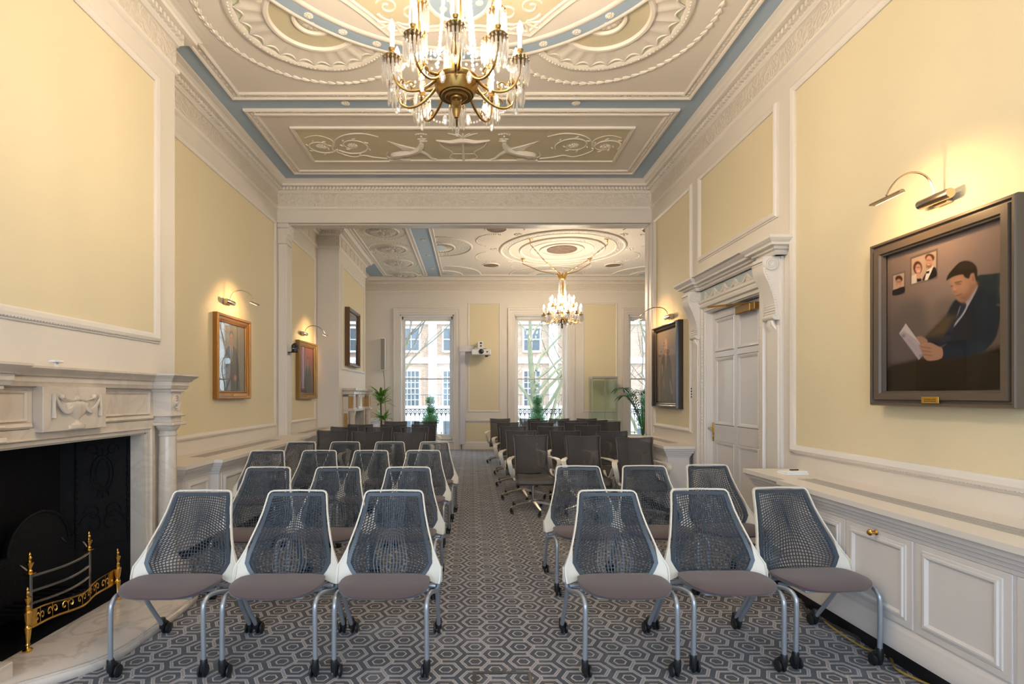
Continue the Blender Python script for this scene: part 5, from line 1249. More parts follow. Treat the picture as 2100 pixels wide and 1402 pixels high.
b.tube([(0,0,.98),(0,0,CZ-3.24-.07)], .012, 8); b.lathe([(.02,CZ-3.24-.12),(.05,CZ-3.24-.10),(.07,CZ-3.24-.065),(.02,CZ-3.24-.055)], (0,0,0), 20); b.build('ceiling_rod', 'brass', c1, 40)
c2 = chandelier('chandelier', 'crystal chandelier hung on four slanting chains in the far room', (1.935, 11.25, 3.06), 1., 12, .40, .09, 8, .25, .28, 8, 'bulb2', .86, 12)
def chain(b, p, q, step=.035, r=.0035):
    p, q = Vector(p), Vector(q); n = int((q-p).length/step); d = (q-p).normalized(); u = d.orthogonal().normalized(); w_ = d.cross(u)
    for k in range(n):
        c_ = p.lerp(q, (k+.5)/n); s = u if k % 2 else w_
        b.tube([c_+d*(step*.62*cos(a))+s*(.010*sin(a)) for a in [2*PI*j/8 for j in range(8)]], r, 4, True)
for (dx, dy_) in ((-.77,-.77),(.77,-.77),(-.77,.77),(.77,.77)):
    hz = CZ-3.06
    b = MB(); n_ = Vector((dx,dy_,0)).normalized(); p0 = Vector((dx,dy_,hz-.13)); p1 = Vector((n_.x*.09,n_.y*.09,.98))
    mid = p0.lerp(p1,.5)+Vector((0,0,-.05)); chain(b, p0, mid, .05, .005); chain(b, mid, p1, .05, .005); b.build('chain', 'dbrass', c2, 40)
    b = MB(); b.lathe([(.06,hz-.008),(.065,hz-.02),(.03,hz-.03),(.012,hz-.04),(.012,hz-.085)], (dx,dy_,0), 16); b.tube([(dx,dy_,hz-.08),(dx+.015,dy_,hz-.10),(dx,dy_,hz-.13),(dx-.015,dy_,hz-.115)], .005, 6); b.build('ceiling_hook', 'brass', c2, 40)

# ------------------------------------------------------------------ far wall fittings
pj = thing('projector', 'white projector on a wall arm between the two windows', 'projector', (.25, YF, 2.60))
b = MB(); b.box(-.25, .25, -.62, -.30, -.12, .03, .02); b.box(-.10,.04,-.60,-.32,.03,.045,.01); b.build('casing', 'proj', pj, 35)
b = MB(); b.lathe([(.0,-.655),(.045,-.655),(.06,-.65),(.066,-.62),(.066,-.6)], (-.0,0,-.03), 24, 'y'); ln = b.build('lens_ring', 'black', pj, 40)
b = MB(); b.lathe([(0,-.662),(.03,-.660),(.036,-.655)], (0,0,-.03), 20, 'y'); b.build('lens', 'lens', ln, 40)
b = MB(); b.box(.13,.17,-.622,-.618,-.06,-.02,.002); b.box(.10,.18,-.5,-.4,-.16,-.12,.01); b.build('sensor_window', 'black', pj, 20)
b = MB(); b.box(-.17,.14,-.60,-.1,.045,.06,.004); b.box(-.09,.06,-.40,0,.06,.25,.008); b.box(-.04,.03,-.41,-.40,.18,.23); b.build('wall_mount', 'proj', pj, 30)
b = MB(); b.box(-.035,.02,-.412,-.404,.18,.225); b.box(-.03,.015,-.412,-.404,.11,.15,.002); b.build('mount_slot', 'black', pj, 0)
tr = thing('cable_trunking', 'pale lilac boxed cable trunking rising beside the left window', 'trunking', (-.235, YF-.035, .14))
b = MB(); b.box(-.07,.07,-.10,.0,0,2.46,.006); b.build('upright', 'trunk', tr, 30)
b = MB(); b.box(-.09,.30,-.12,.0,2.46,2.62,.006); b.build('crosspiece', 'trunk', tr, 30)
b = MB(); b.tube([(-.03,-.03,0),(-.03,-.02,-.13)], .008, 6); b.build('cable', 'cable', tr, 30)
sp = thing('column_speaker', 'slim grey column speaker on the wall left of the windows', 'speaker', (-2.345, YF, 2.10))
b = MB(); b.box(-.065,.065,-.20,-.04,0,.86,.01); b.build('cabinet', 'paper', sp, 30)
b = MB(); b.box(-.052,.052,-.206,-.20,.02,.84,.002); b.build('grille', 'spk', sp, 20)
b = MB(); b.box(-.03,.03,-.04,0,.1,.16); b.box(-.03,.03,-.04,0,.6,.66); b.build('wall_mount', 'grey', sp, 20)
b = MB(); b.tube(smooth_path([(-.0,-.10,0),(.02,-.03,-.3),(.03,-.03,-.8),(.06,-.03,-1.1),(.10,-.03,-1.4)], 5), .006, 6); b.build('cable', 'cable', sp, 40)
# glass display cabinet
dc = thing('display_cabinet', 'tall glass display cabinet with two shelves between the right windows', 'display cabinet', (3.42, 13.72, 0))
b = MB(); b.box(-.32,.32,-.22,.22,0,.10,.005); b.build('plinth', 'grey', dc, 20)
b = MB(); b.box(-.33,.33,-.23,.23,1.88,1.93,.006); b.build('top_panel', 'grey', dc, 20)
for (x0,x1,y0,y1) in ((-.32,.32,-.22,-.215),(-.32,.32,.215,.22),(-.32,-.315,-.215,.215),(.315,.32,-.215,.215)):
    b = MB(); b.box(x0,x1,y0,y1,.10,1.88); b.build('glass_side', 'gpane', dc, 0)
for z in (.68, 1.0, 1.42): b = MB(); b.box(-.31,.31,-.21,.21,z,z+.008); b.build('glass_shelf', 'gpane', dc, 0)
b = MB(); b.box(-.005,.005,-.225,-.219,.1,1.88); b.box(-.32,-.31,-.222,-.212,.1,1.88); b.box(.31,.32,-.222,-.212,.1,1.88); b.build('door_edge', 'grey', dc, 0)

# plants
def leaf(b, o, ang, L, w, lift, droop, n=7):
    """strap leaf"""
    d = Vector((cos(ang), sin(ang), 0)); sd = Vector((-d.y, d.x, 0)); pts = []; ws = []
    for k in range(n+1):
        t = k/n; pts.append(Vector(o)+d*(L*t*cos(lift*(1-t*.4)))+Vector((0,0,L*(sin(lift)*t-droop*t*t)))); ws.append(max(.002, w*sin(PI*min(1,t*.9+.08))**.7))
    b.ribbon(pts, ws, .0015, sd)
pl = thing('potted_dracaena', 'dracaena with striped leaves standing left of the left window', 'potted plant', (-2.14, 12.45, 0))
b = MB(); b.lathe([(0,0),(.14,0),(.18,.34),(.19,.36),(.17,.36),(.16,.30),(0,.30)], (0,0,0), 24); b.build('plant_pot', 'paper', pl, 40)
b = MB(); b.tube([(0,0,.3),(.01,0,.8),(-.01,0,1.38)], .018, 8); b.tube([(.05,.02,.3),(.10,.03,.75)], .014, 8); b.build('stem', 'stem', pl, 40)
for (x, y, z, n, L) in ((-.01,0,1.40,34,.36),(.0,0,1.24,26,.36),(.06,.02,.86,34,.38)):
    b = MB()
    for k in range(n): leaf(b, (x,y,z+.02*random.random()), random.uniform(0,2*PI), L*random.uniform(.7,1.1), .062, random.uniform(.15,1.2), random.uniform(.1,.5))
    b.build('leaf_rosette', 'leafy', pl, 30)
pm = thing('potted_palm', 'dark green kentia palm by the right-hand window', 'potted plant', (4.15, 12.75, 0))
b = MB(); b.lathe([(0,0),(.16,0),(.21,.38),(.22,.40),(.2,.4),(.18,.33),(0,.33)], (0,0,0), 24); b.build('plant_pot', 'pot', pm, 40)
for k in range(11):
    a = 2*PI*k/11+.3; L = random.uniform(.7,.95); b = MB(); up = random.uniform(.9,1.25); pts = []
    for j in range(13):
        t = j/12; r_ = L*.75*t**1.3; pts.append(Vector((cos(a)*r_, sin(a)*r_, .35+up*sin(t*1.75)*1.2)))
    b.tube(pts, [.009]*6+[.006]*7, 5)
    for j in range(4, 13):
        for sg in (-1, 1):
            for e in (0, .5):
                tt = min(12, j+e); i0 = int(tt); p = pts[i0].lerp(pts[min(12,i0+1)], tt-i0); tg = (pts[min(12,i0+1)]-pts[i0-1]).normalized()
                sd = tg.cross(Vector((0,0,1))).normalized()*sg; dd = (sd*.8+tg*.75).normalized(); LL = .30*(1-.35*abs(tt-8)/5)
                b.ribbon([p, p+dd*LL*.5+Vector((0,0,-.01)), p+dd*LL+Vector((0,0,-.10))], [.008,.030,.003], .0012, Vector((0,0,1)).cross(dd))
    b.build('palm_frond', 'leaf', pm, 30)

# floor boxes let into the carpet
def floor_box(label, x, y, w, d, m):
    b = MB(); t_ = .020 if m == 'dgrey' else .010
    b.box(-w/2,w/2,-d/2,-d/2+t_,0,.004); b.box(-w/2,w/2,d/2-t_,d/2,0,.004); b.box(-w/2,-w/2+t_,-d/2+t_,d/2-t_,0,.004); b.box(w/2-t_,w/2,-d/2+t_,d/2-t_,0,.004); b.box(-.02,.02,d/2-t_,d/2,.004,.006)
    o = tag(b.build('floor_box', m, None, 0), label, 'floor box', 'floor box frames in the carpet'); o.location = (x, y, 0); return o
floor_box('dark floor box frame at the near edge of the aisle carpet', .158, 2.62, .305, .28, 'dgrey')
floor_box('thin floor box outline in the aisle beyond the chair rows, middle one', .02, 8.0, .26, .26, 'spk')
floor_box('thin floor box outline in the aisle, farthest one', .06, 9.9, .26, .26, 'spk')
floor_box('thin floor box outline in the aisle beside the first swivel chair', -.02, 5.55, .28, .26, 'spk')
# ------------------------------------------------------------------ mesh-back guest chair (faces -Y)
HW = [(.425,.195),(.46,.222),(.50,.243),(.55,.234),(.60,.220),(.66,.202),(.72,.187),(.78,.175),(.84,.166),(.866,.160)]
def hw(z): return float(np.interp(z, [a for a, b_ in HW], [b_ for a, b_ in HW]))
def bs(x, z):
    y = .040 + (z-.43)*.42 - .012*math.exp(-((z-.60)/.10)**2) - .022*(x/.2)**2
    return y
def make_guest_chair():
    root = thing('guest_chair', 'x', 'chair', (0,0,0))
    S = lambda x, z, v=0: (x, bs(x,z)+v, z)
    out = [(-hw(z), z) for z in [.866,.84,.78,.70,.62,.55,.50,.46,.425]] ; out = out + [(-x, z) for x, z in reversed(out)]
    # rounded upper corners
    out = [(x*.97 if z > .86 else x, z) for x, z in out]
    b = MB(); b.sweep(out, [(0,-.003),(0,.003),(.020,.003),(.020,-.003)], lambda a,bb,v: S(a,bb,v), True, True, 1)
    top = MB()
    K = 20
    for i in range(-11, 12):   # uprights, pinched towards the middle at mid height
        p = i/12; pts = []
        for k in range(K+1):
            z = .435+.42*k/K; g = 1+.30*math.exp(-((z-.68)/.10)**2); pp = math.copysign(abs(p)**g, p) if p else 0
            pts.append(S((hw(z)-.008)*pp, z))
        b.tube(pts, .0031, 4, cap=False)
    for j in range(1, 31):      # arched cross strands
        s = j/31; z0 = .43+.44*s; ar = .095*sin(PI*min(1,s*1.15))**1.3+.02*s; run = []
        for k in range(25):
            q = -1+2*k/24; z = z0 - ar*.55 + ar*(1-abs(q)**1.7)
            if .432 < z < .858: x = (hw(z)-.008)*q; run.append(S(x, z, .001))
            elif len(run) > 1: b.tube(run, .0034, 4, cap=False); run = []
            else: run = []
        if len(run) > 1: b.tube(run, .0034, 4, cap=False)
    b.build('mesh_back', 'web', root, 60)
    b = MB(); half = [(.283,.398),(.289,.44),(.290,.482),(.268,.525),(.246,.572),(.228,.626),(.208,.69),(.190,.76),(.178,.83),(.173,.858),(.163,.871),(.148,.876)]
    path = [(-x, z) for x, z in half] + [(0,.877)] + [(x, z) for x, z in reversed(half)]
    pts = [(x, bs(max(-.24,min(.24,x)), z)-(.0 if abs(x) < .24 else (abs(x)-.24)*.25)+.004, z) for x, z in path]
    b.ribbon([Vector(p) for p in pts], [.034,.034,.030,.022]+[.014]*17+[.022,.030,.034,.034], .0085, (0,1,0))
    for s in (-1, 1):
        g = [(.195,.428),(.222,.462),(.243,.502),(.240,.55),(.236,.60),(.252,.568),(.270,.524),(.288,.482),(.286,.44),(.283,.40),(.262,.402),(.225,.412)]
        fr = [S(s*x, z, -.002) for x, z in g]; b.prism(fr, (0,.008,0))
        b.box(s*.272, s*.300, .012, .050, .395, .482, .006)
    b.build('back_frame', 'ivory', root, 40)
    # seat pad
    b = MB(); n = 36; rings = [0,.3,.55,.75,.88,.95,.985,1.0]; vs = []; fs = []
    def outl(a):
        c_, s_ = cos(a), sin(a); x = .243*math.copysign(abs(c_)**.56, c_); y = -.09+(.208 if s_ < 0 else .118)*math.copysign(abs(s_)**(.72 if s_ < 0 else .5), s_)
        return x*(1-.12*max(0,(y+.1)/.2)), y
    for r_ in rings:
        for k in range(n):
            x, y = outl(2*PI*k/n); x, y = x*r_, -.09+(y+.09)*r_
            vs.append((x, y, .457-.012*r_**8-.10*max(0,y+.04)-.020*max(0,(-y-.18)/.12)**1.6+.004*(abs(x)/.24)**2))
    m0 = len(vs)
    for r_ in (.985,.9,0):
        for k in range(n):
            x, y = outl(2*PI*k/n); x, y = x*r_, -.09+(y+.09)*r_; vs.append((x, y, .428-.08*max(0,y+.04)-(.010 if r_ < .95 else 0)-.012*max(0,(-y-.18)/.12)**1.6))
    R_ = len(rings)+3
    for i in range(R_-1):
        for k in range(n): l = (k+1) % n; fs.append((i*n+k, (i+1)*n+k, (i+1)*n+l, i*n+l))
    b.add(vs, fs); b.build('seat', 'seat', root, 60)
    b = MB(); b.tube([(-.235,-.12,.405),(0,-.12,.40),(.235,-.12,.405)], .011, 8); b.tube([(-.262,.02,.375),(0,.03,.395),(.262,.02,.375)], .011, 8); b.box(-.17,.17,-.24,.05,.398,.412,.004); b.build('under_seat_frame', 'tube', root, 40)
    for s in (-1, 1):
        b = MB(); b.tube(smooth_path([(s*.270,.035,.355),(s*.262,-.02,.362),(s*.248,-.13,.395),(s*.240,-.205,.405),(s*.236,-.245,.385),(s*.236,-.258,.33),(s*.238,-.255,.06)], 5), .0125, 10); lg = b.build('leg', 'tube', root, 50); caster(lg, s*.238, -.255, s)
        b = MB(); b.tube(smooth_path([(s*.284,.035,.42),(s*.278,.035,.38),(s*.270,.045,.345),(s*.268,.13,.215),(s*.265,.245,.06)], 5), .0125, 10); lg = b.build('leg', 'tube', root, 50); caster(lg, s*.265, .248, s)
    return root
def caster(parent, x, y, s, sc=1.18):
    b = MB(); a = .035*sc
    b.lathe([(.013*sc,0),(.015*sc,.005),(.015*sc,.05*sc),(.013*sc,.055*sc)], (x,y,.03*sc), 12)
    cx = x - s*.012*sc
    for o in (-.015, .006):
        b.lathe([(0,o*sc),(.022*sc,o*sc),(.027*sc,(o+.004)*sc),(.027*sc,(o+.010)*sc),(.022*sc,(o+.013)*sc),(0,(o+.013)*sc)], (cx,y+.014*sc,.0272*sc), 16, 'x')
    b.tube([(x,y,.062*sc),(x-s*.004,y+.01*sc,.058*sc),(cx,y+.030*sc,.04*sc)], [.014*sc,.016*sc,.012*sc], 8)
    return b.build('caster', 'black', parent, 40)

# ------------------------------------------------------------------ sling swivel chair (faces -Y)
SP = smooth_path([(0,.245,.925),(0,.235,.86),(0,.20,.72),(0,.14,.58),(0,.075,.50),(0,.02,.468),(0,-.06,.455),(0,-.16,.458),(0,-.225,.452),(0,-.262,.430),(0,-.270,.395),(0,-.255,.37)], 3)
def make_swivel_chair():
    root = thing('swivel_chair', 'x', 'office chair', (0,0,0))
    N = len(SP)
    def W(k): t = k/(N-1); return float(np.interp(t, [0,.15,.35,.5,.75,1], [.222,.208,.205,.222,.236,.232]))
    for nm, m_, k0, k1 in (('backrest','sling',0,14),('seat','slingseat',14,N-1)):
        b = MB(); vs = []; fs = []; J = 10
        for k in range(k0, k1+1):
            for j in range(J+1):
                q = -1+2*j/J; p = SP[k]; w_ = W(k)-.008; sag = .018*(1-q*q)*(1 if nm == 'backrest' else .6)
                top = .012*q*q if k == 0 else 0
                vs.append((q*w_, p.y+(sag if nm == 'backrest' else 0), p.z-(sag if nm == 'seat' and k < N-3 else 0)+top))
        for k in range(k1-k0):
            for j in range(J): fs.append((k*(J+1)+j, k*(J+1)+j+1, (k+1)*(J+1)+j+1, (k+1)*(J+1)+j))
        b.add(vs, fs); o = b.build(nm, m_, root, 60)
        md = o.modifiers.new('thickness', 'SOLIDIFY'); md.thickness = .003
        if nm == 'backrest':
            b = MB(); b.tube([(q*(W(0)), SP[0].y+.016*(1-q*q), SP[0].z+.012*q*q) for q in [-1+2*j/10 for j in range(11)]], .007, 6); b.build('back_hem', 'slingtrim', o, 50)
    for s in (-1, 1):
        b = MB(); b.ribbon([(s*(W(k)+.0), SP[k].y, SP[k].z) for k in range(N)], .012, .020, (1,0,0)); b.build('side_rail', 'slingtrim', root, 40)
        b = MB(); b.tube([(s*.235,.10,.52),(s*.235,.03,.435),(s*.225,-.05,.405),(s*.20,-.14,.41)], [.014,.024,.022,.012], 8, flat=(.7,1)); b.build('side_spine', 'ivory', root, 50)
        b = MB(); arm = smooth_path([(s*.215,.205,.665),(s*.245,.10,.668),(s*.285,-.01,.664),(s*.305,-.09,.650),(s*.302,-.125,.618),(s*.288,-.115,.56),(s*.266,-.06,.47),(s*.242,.0,.425)], 4)
        b.ribbon(arm, [.034]*5+[.060]*10+[.055]*(len(arm)-20)+[.042]*5, .012, (0,1,0) if False else (1,.45*s,0)); b.build('armrest', 'ivory', root, 50)
    b = MB(); b.tube([(-.225,.0,.405),(-.12,.0,.37),(0,.0,.36),(.12,.0,.37),(.225,.0,.405)], [.014,.02,.03,.02,.014], 8); b.lathe([(.045,.33),(.05,.34),(.05,.375),(.04,.385)], (0,0,0), 16); b.build('seat_yoke', 'ivory', root, 50)
    b = MB(); b.lathe([(.014,.10),(.014,.24),(.025,.24),(.026,.335),(.02,.34)], (0,0,0), 16); b.build('gas_column', 'alu', root, 40)
    b = MB(); b.lathe([(.02,.085),(.042,.09),(.045,.13),(.03,.145),(.02,.15)], (0,0,0), 20); base = b.build('star_base', 'alu', root, 40)
    for k in range(5):
        a = math.radians(206+72*k); ca, sa = cos(a), sin(a); b = MB()
        b.ribbon([(ca*.03,sa*.03,.125),(ca*.16,sa*.16,.112),(ca*.30,sa*.30,.085),(ca*.325,sa*.325,.078)], [.045,.036,.024,.018], .022, (-sa,ca,0)); b.tube([(ca*.318,sa*.318,.08),(ca*.318,sa*.318,.045)], .008, 8)
        lg = b.build('base_leg', 'alu', base, 30); caster(lg, ca*.318, sa*.318, 1 if ca > 0 else -1, .92)
    return root

ROWN = ['front', 'second', 'third', 'fourth', 'fifth', 'sixth']
proto = make_guest_chair(); first = True
rows = [('left', 0, [(-1.61,2.95,0),(-1.04,2.95,0),(-.465,2.95,0)]), ('left', 1, [(-1.615,3.98,0),(-1.06,3.98,0),(-.50,3.98,0)]),
        ('left', 2, [(-2.11,5.25,1),(-1.575,5.25,0),(-1.04,5.25,0),(-.50,5.25,0)]), ('left', 3, [(-2.09,6.26,0),(-1.55,6.26,0),(-1.0,6.26,0),(-.455,6.26,0)]),
        ('right', 0, [(.815,2.95,0),(1.39,3.0,1),(1.925,3.05,5)]), ('right', 1, [(.855,4.04,-1),(1.40,4.06,1),(1.95,4.12,4)])]
def place_lab(side, i, n):
    k = i if side == 'right' else n-1-i      # seats counted from the aisle
    return {0: 'on the aisle', n-1: 'by the left wall' if side == 'left' else 'by the right wall'}.get(k, ['', 'one in from the aisle', 'two in from the aisle'][min(k,2)])
for side, r, seats in rows:
    for i, (x, y, a) in enumerate(seats):
        o = proto if first else copy_tree(proto); first = False
        o.location = (x, y, 0); o.rotation_euler = (0, 0, math.radians(a + random.uniform(-.6,.6)))
        o['label'] = 'blue-grey mesh chair with white frame, %s row %s of aisle, %s' % (ROWN[r], side, place_lab(side, i, len(seats)))
        o['group'] = 'mesh guest chairs in rows either side of the aisle'
proto = make_swivel_chair(); first = True
srows = [('left', 0, [(-2.02,7.44,1),(-1.47,7.20,-1),(-.84,7.0,1)]), ('left', 1, [(-2.06,8.30,0),(-1.50,8.28,0),(-.91,8.26,0)]), ('left', 2, [(-1.95,9.0,0),(-1.37,8.98,0),(-.84,8.98,0)]), ('left', 3, [(-1.48,10.05,0),(-.90,10.02,0)]),
         ('right', 0, [(.765,6.55,0),(1.41,6.42,0),(1.96,6.15,-3)]), ('right', 1, [(.71,7.38,0),(1.36,7.36,0),(2.0,7.28,0)]), ('right', 2, [(.68,8.44,0),(1.31,8.48,0),(1.98,8.75,0)]),
         ('right', 3, [(.70,9.70,0),(1.33,9.68,0),(1.97,9.70,0),(2.66,9.95,0)]), ('right', 4, [(1.36,10.50,0),(1.98,10.52,0),(2.58,10.60,0)]), ('right', 5, [(.62,11.30,0),(1.28,11.32,0),(1.92,11.32,0),(2.54,11.34,0)])]
ORD = ['first', 'second', 'third', 'fourth']
for side, r, seats in srows:
    for i, (x, y, a) in enumerate(seats):
        o = proto if first else copy_tree(proto); first = False
        o.location = (x, y, 0); o.rotation_euler = (0, 0, math.radians(a + random.uniform(-1.5,1.5)))
        k = i if side == 'right' else len(seats)-1-i
        o['label'] = 'dark sling swivel chair, %s swivel row %s of aisle, %s from aisle' % (ROWN[r], side, ORD[k])
        o['group'] = 'dark sling swivel chairs in rows'

# ------------------------------------------------------------------ outside
def topiary(label, x):
    t = thing('topiary', label, 'topiary', (x, 14.88, .10)); 
    b = MB(); b.prism([(-.15,-.15,0),(.15,-.15,0),(.15,.15,0),(-.15,.15,0)], (0,0,.1)); b.box(-.17,.17,-.17,.17,.06,.40,.01); b.build('planter', 'pot', t, 20)
    b = MB(); b.tube([(0,0,.35),(0,0,1.2)], .014, 6); b.build('stem', 'stem', t, 40)
    for (z, r_, n) in ((.64,.26,900),(.955,.145,400),(1.20,.14,380)):
        b = MB()
        b.ball((0,0,z), r_*.72, 14, 10)
        for k in range(n):
            d = Vector((random.gauss(0,1), random.gauss(0,1), random.gauss(0,1))).normalized(); c_ = Vector((0,0,z))+d*r_*random.uniform(.74,1.1); u = d.orthogonal().normalized(); u.rotate(Matrix.Rotation(random.uniform(0,6.28),3,d)); w_ = d.cross(u); s_ = random.uniform(.018,.032)
            q = d*random.uniform(-.6,1.)*s_
            b.add([c_-u*s_, c_+w_*s_*.5+q*.3, c_+u*s_+q, c_-w_*s_*.5+q*.3], [(0,1,2,3)])
        b.build('foliage_ball', 'topiary', t, 0)
topiary('three-ball topiary in a planter outside the left window', -1.16)
topiary('three-ball topiary in a planter outside the middle window', 1.86)
topiary('three-ball topiary in a planter outside the right-hand window', 4.9)
b = MB(); b.box(-4.5, 8.2, YF+.4, 15.55, -.1, .10); o = struct(b.build('trim_balcony', 'stone', None, 0))
rl = thing('balcony_railing', 'black iron balcony railing with ringed balusters outside the windows', 'railing', (1.87, 15.35, .10))
b = MB(); b.box(-6,6,-.02,.02,.93,.955,.003); b.box(-6,6,-.012,.012,.06,.085,.003); b.box(-6,6,-.012,.012,.80,.815,.002); b.build('handrail', 'railing', rl, 20)
bp = None
for k in range(94):
    x = -5.95+.128*k
    if bp is None:
        b = MB(); b.tube([(0,0,0),(0,0,.80)], .008, 6); b.tube([(.045*cos(a),0,.87+.05*sin(a)) for a in [2*PI*j/14 for j in range(14)]], .011, 5, True); b.ball((0,0,.87), .018, 6, 4); b.ball((0,0,.78), .02, 6, 4, (1,1,1.6)); b.ball((0,0,.25), .018, 6, 4, (1,1,1.6))
        bp = b.build('baluster', 'railing', rl, 40); c_ = bp
    else: c_ = bp.copy(); COL.objects.link(c_); c_.parent = rl
    c_.location = (x, 0, 0)
# street
b = MB(); b.box(-60, 60, -60, 80, -4.9, -4.6); struct(b.build('ground', 'stone', None, 0))
bd = thing('terrace_house', 'sunlit brick terrace with white pilasters and bands across the street', 'building', (0, 42, -4.6))
gz = -4.6
def fb(b, x0, x1, y0, y1, z0, z1): return b.box(x0, x1, y0, y1, z0-gz, z1-gz)
b = MB(); fb(b, -28, 32, 0, 8, .48, 17); b.build('brick_wall', 'brick', bd, 0)
b = MB(); fb(b, -28, 32, -.12, 8, -4.6, .48); b.build('stucco_ground_floor', 'stucco', bd, 0)
for (z0, z1, d) in ((3.98,4.45,.18),(.30,.62,1.0),(7.1,7.55,.2),(11.6,12.2,.4)): b = MB(); fb(b, -28, 32, -d, 0, z0, z1); b.build('string_course', 'stucco', bd, 0)
for x in (-12.7,-3.1,6.5,16.1,25.7): b = MB(); fb(b, x-.33, x+.33, -.28, 0, .48, 12); b.build('pilaster', 'stucco', bd, 0)
wp = None
for k in range(-6, 9):
    xc = -4.8+3.2*k
    for (z0, z1, w_) in ((5.0,6.75,1.25),(.62,3.35,1.25),(8.3,10.2,1.15),(-3.2,-.6,1.3)):
        b = MB(); H = z1-z0
        for (a0, a1, b0, b1) in ((-w_/2-.12,-w_/2,-.12,H+.12),(w_/2,w_/2+.12,-.12,H+.12),(-w_/2,w_/2,-.15,0),(-w_/2,w_/2,H,H+.15),(-w_/2,w_/2,H/2-.03,H/2+.03),(-.02,.02,0,H)): b.box(a0,a1,-.20,-.02,b0,b1)
        if z0 == .62:
            for zz in (H*.17,H*.33,H*.67,H*.83): b.box(-w_/2,w_/2,-.17,-.06,zz-.02,zz+.02)
            for xx in (-w_/4,w_/4): b.box(xx-.02,xx+.02,-.17,-.06,0,H)
        o = b.build('sash_window', 'owhite', bd, 0); o.location = (xc, 0, z0-gz)
        b = MB(); b.box(-w_/2,w_/2,-.06,-.03 if z0 > -1 else -.14,0,H) if z0 > -1 else b.box(-w_/2,w_/2,-.16,-.13,0,H); b.build('pane', 'oglass', o, 0)
b = MB()
for k in range(300): x = -28+.2*k; fb(b, x, x+.02, -.95, -.93, .62, 1.45)
fb(b, -28, 32, -.97, -.91, 1.45, 1.49); b.build('balcony_rail', 'railing', bd, 0)
def tree(label, x, y, seed, lean, extra=()):
    rnd = random.Random(seed); b = MB(); b2 = MB()
    def grow(p, d, r_, L, lv):
        n = 5; pts = [p]; rr = [r_]; q = p.copy(); dd = d.copy()
        for k in range(n):
            dd = (dd + Vector((rnd.gauss(0,.13), rnd.gauss(0,.13), rnd.gauss(0,.09)+.05))).normalized(); q = q+dd*L/n; pts.append(q.copy()); rr.append(r_*(1-.42*(k+1)/n))
        (b if lv < 3 else b2).tube(pts, rr, 8 if lv < 2 else (5 if lv < 4 else 3), cap=False)
        if lv >= 5: return
        m_ = rnd.choice((2,3)) if lv else 4
        for k in range(m_+(1 if lv >= 3 else 0)):
            i = n if k == 0 else rnd.randint(2, n); u = dd.orthogonal().normalized(); u.rotate(Matrix.Rotation(rnd.uniform(0,2*PI),3,dd)); sp = rnd.uniform(.35,.8) if k else rnd.uniform(.05,.3)
            grow(pts[i], (dd*cos(sp)+u*sin(sp)).normalized(), rr[i]*(.85 if k == 0 else .62), L*rnd.uniform(.68,.88), lv+1)
    grow(Vector((0,0,0)), Vector((lean,0,1)).normalized(), .20, 4.6, 0)
    # long low limbs leaning to the right
    for (z, dx, dy_, L) in ((4.3,.9,.1,4.2),(5.0,.75,-.2,4.5),(5.9,.55,.3,3.6),(4.0,-.8,.1,2.6)):
        grow(Vector((lean*z,0,z)), Vector((dx,dy_,.75)).normalized(), .09, L, 2)
    for pp, rr in extra: b.tube(smooth_path([((px-967)/45-x, .3*k, 6.05+(810-py)/45) for k, (px, py) in enumerate(pp)], 4), [rr[0]+(rr[1]-rr[0])*i/(4*(len(pp)-1)) for i in range(4*(len(pp)-1)+1)], 8)
    t = thing('plane_tree', label, 'tree', (x, y, -4.6)); b.build('limbs', 'moss', t, 60); b2.build('twigs', 'twig', t, 60)
tree('bare mossy tree filling the view through the middle window', 2.9, 24, 3, .03, (([(1100,1010),(1098,870),(1097,800),(1093,740),(1092,690),(1095,655),(1090,600)],(.19,.06)),([(1099,760),(1111,732),(1130,711),(1156,684),(1190,650)],(.07,.03)),([(1100,790),(1107,774),(1130,756),(1156,733),(1200,700)],(.08,.04)),([(1100,805),(1136,765),(1156,751),(1200,735)],(.08,.04)),([(1095,850),(1087,819),(1073,796),(1061,777),(1040,740)],(.10,.05)),([(1110,850),(1113,819),(1130,791),(1156,770),(1200,740)],(.10,.05)),([(1125,880),(1143,819),(1156,784),(1170,740)],(.09,.05)),([(1093,700),(1075,670),(1060,650)],(.05,.02)),([(1093,680),(1110,660),(1125,640)],(.05,.02))))
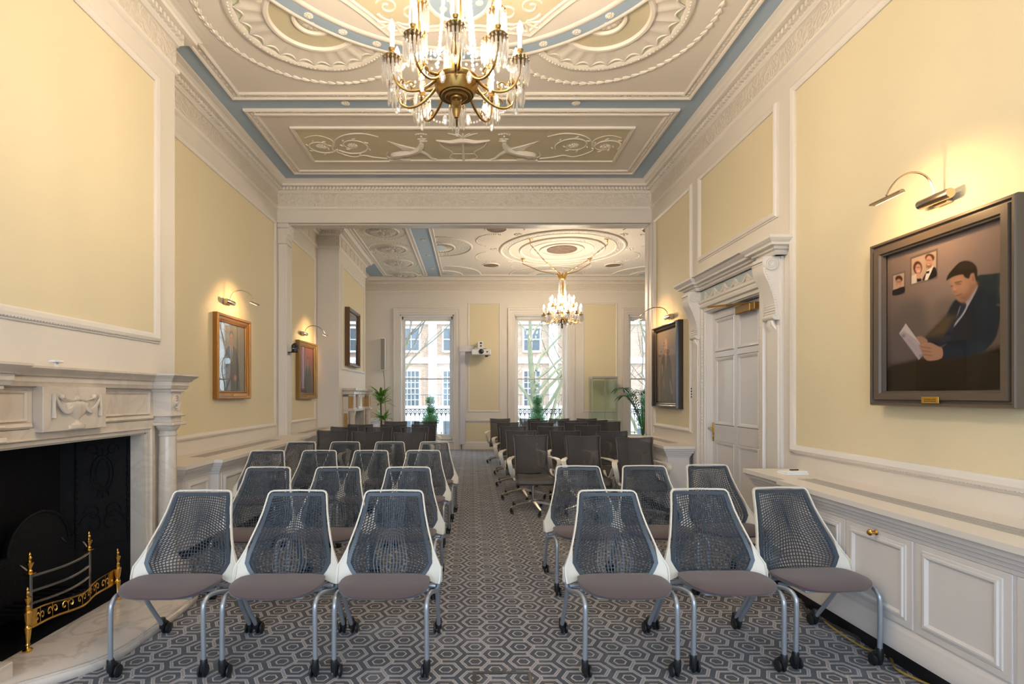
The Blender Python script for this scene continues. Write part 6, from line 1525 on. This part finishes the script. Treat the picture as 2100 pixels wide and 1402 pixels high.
tree('bare twiggy tree outside the left window', -5.6, 26, 12, .09)
tree('bare tree outside the right-hand window', 8.3, 25, 23, -.03)

# ------------------------------------------------------------------ camera
cd = bpy.data.cameras.new('camera'); cam = bpy.data.objects.new('camera', cd); COL.objects.link(cam)
cam.location = (0, 0, 1.45); cam.rotation_euler = (PI/2, 0, 0); cd.sensor_width = 36; cd.lens = 36*1080/2100
cd.shift_x = 83/2100; cd.shift_y = 109/2100; cd.clip_start = .02; cd.clip_end = 300
scene.camera = cam

# ------------------------------------------------------------------ light
wd = bpy.data.worlds.new('sky'); scene.world = wd; wd.use_nodes = True; nt = wd.node_tree
bg = nt.nodes['Background']; bg.inputs[0].default_value = (.62, .80, 1., 1); bg.inputs[1].default_value = 3.9
sun = bpy.data.lights.new('sun', 'SUN'); sun.energy = 3.; sun.angle = .01; sun.color = (1., .93, .82)
so = bpy.data.objects.new('sun', sun); COL.objects.link(so); so.rotation_euler = Vector((-1., .55, -.95)).to_track_quat('-Z','Y').to_euler()
def portal(x, y, z, w_, h_, rx):
    l = bpy.data.lights.new('window_portal', 'AREA'); l.shape = 'RECTANGLE'; l.size = w_; l.size_y = h_; l.cycles.is_portal = True
    o = bpy.data.objects.new('window_portal', l); COL.objects.link(o); o.location = (x, y, z); o.rotation_euler = (rx, 0, 0)
for (a, b_) in WIN: portal((a+b_)/2, YF+.42, (WZ0+WZ1)/2, b_-a, WZ1-WZ0, -PI/2)
for (a, b_) in RW: portal((a+b_)/2, YB-.32, 2.07, b_-a, 3.55, PI/2)

vs_ = scene.view_settings; scene.display_settings.display_device = 'sRGB'
vs_.view_transform = 'Standard'; vs_.look = 'None'; vs_.gamma = 1.; vs_.use_curve_mapping = False; vs_.exposure = .74
cy = scene.cycles
cy.use_denoising = True; cy.max_bounces = 8; cy.diffuse_bounces = 5; cy.glossy_bounces = 4; cy.transmission_bounces = 4; cy.transparent_max_bounces = 24
cy.sample_clamp_indirect = 4.; cy.sample_clamp_direct = 0.; cy.caustics_reflective = False; cy.caustics_refractive = False
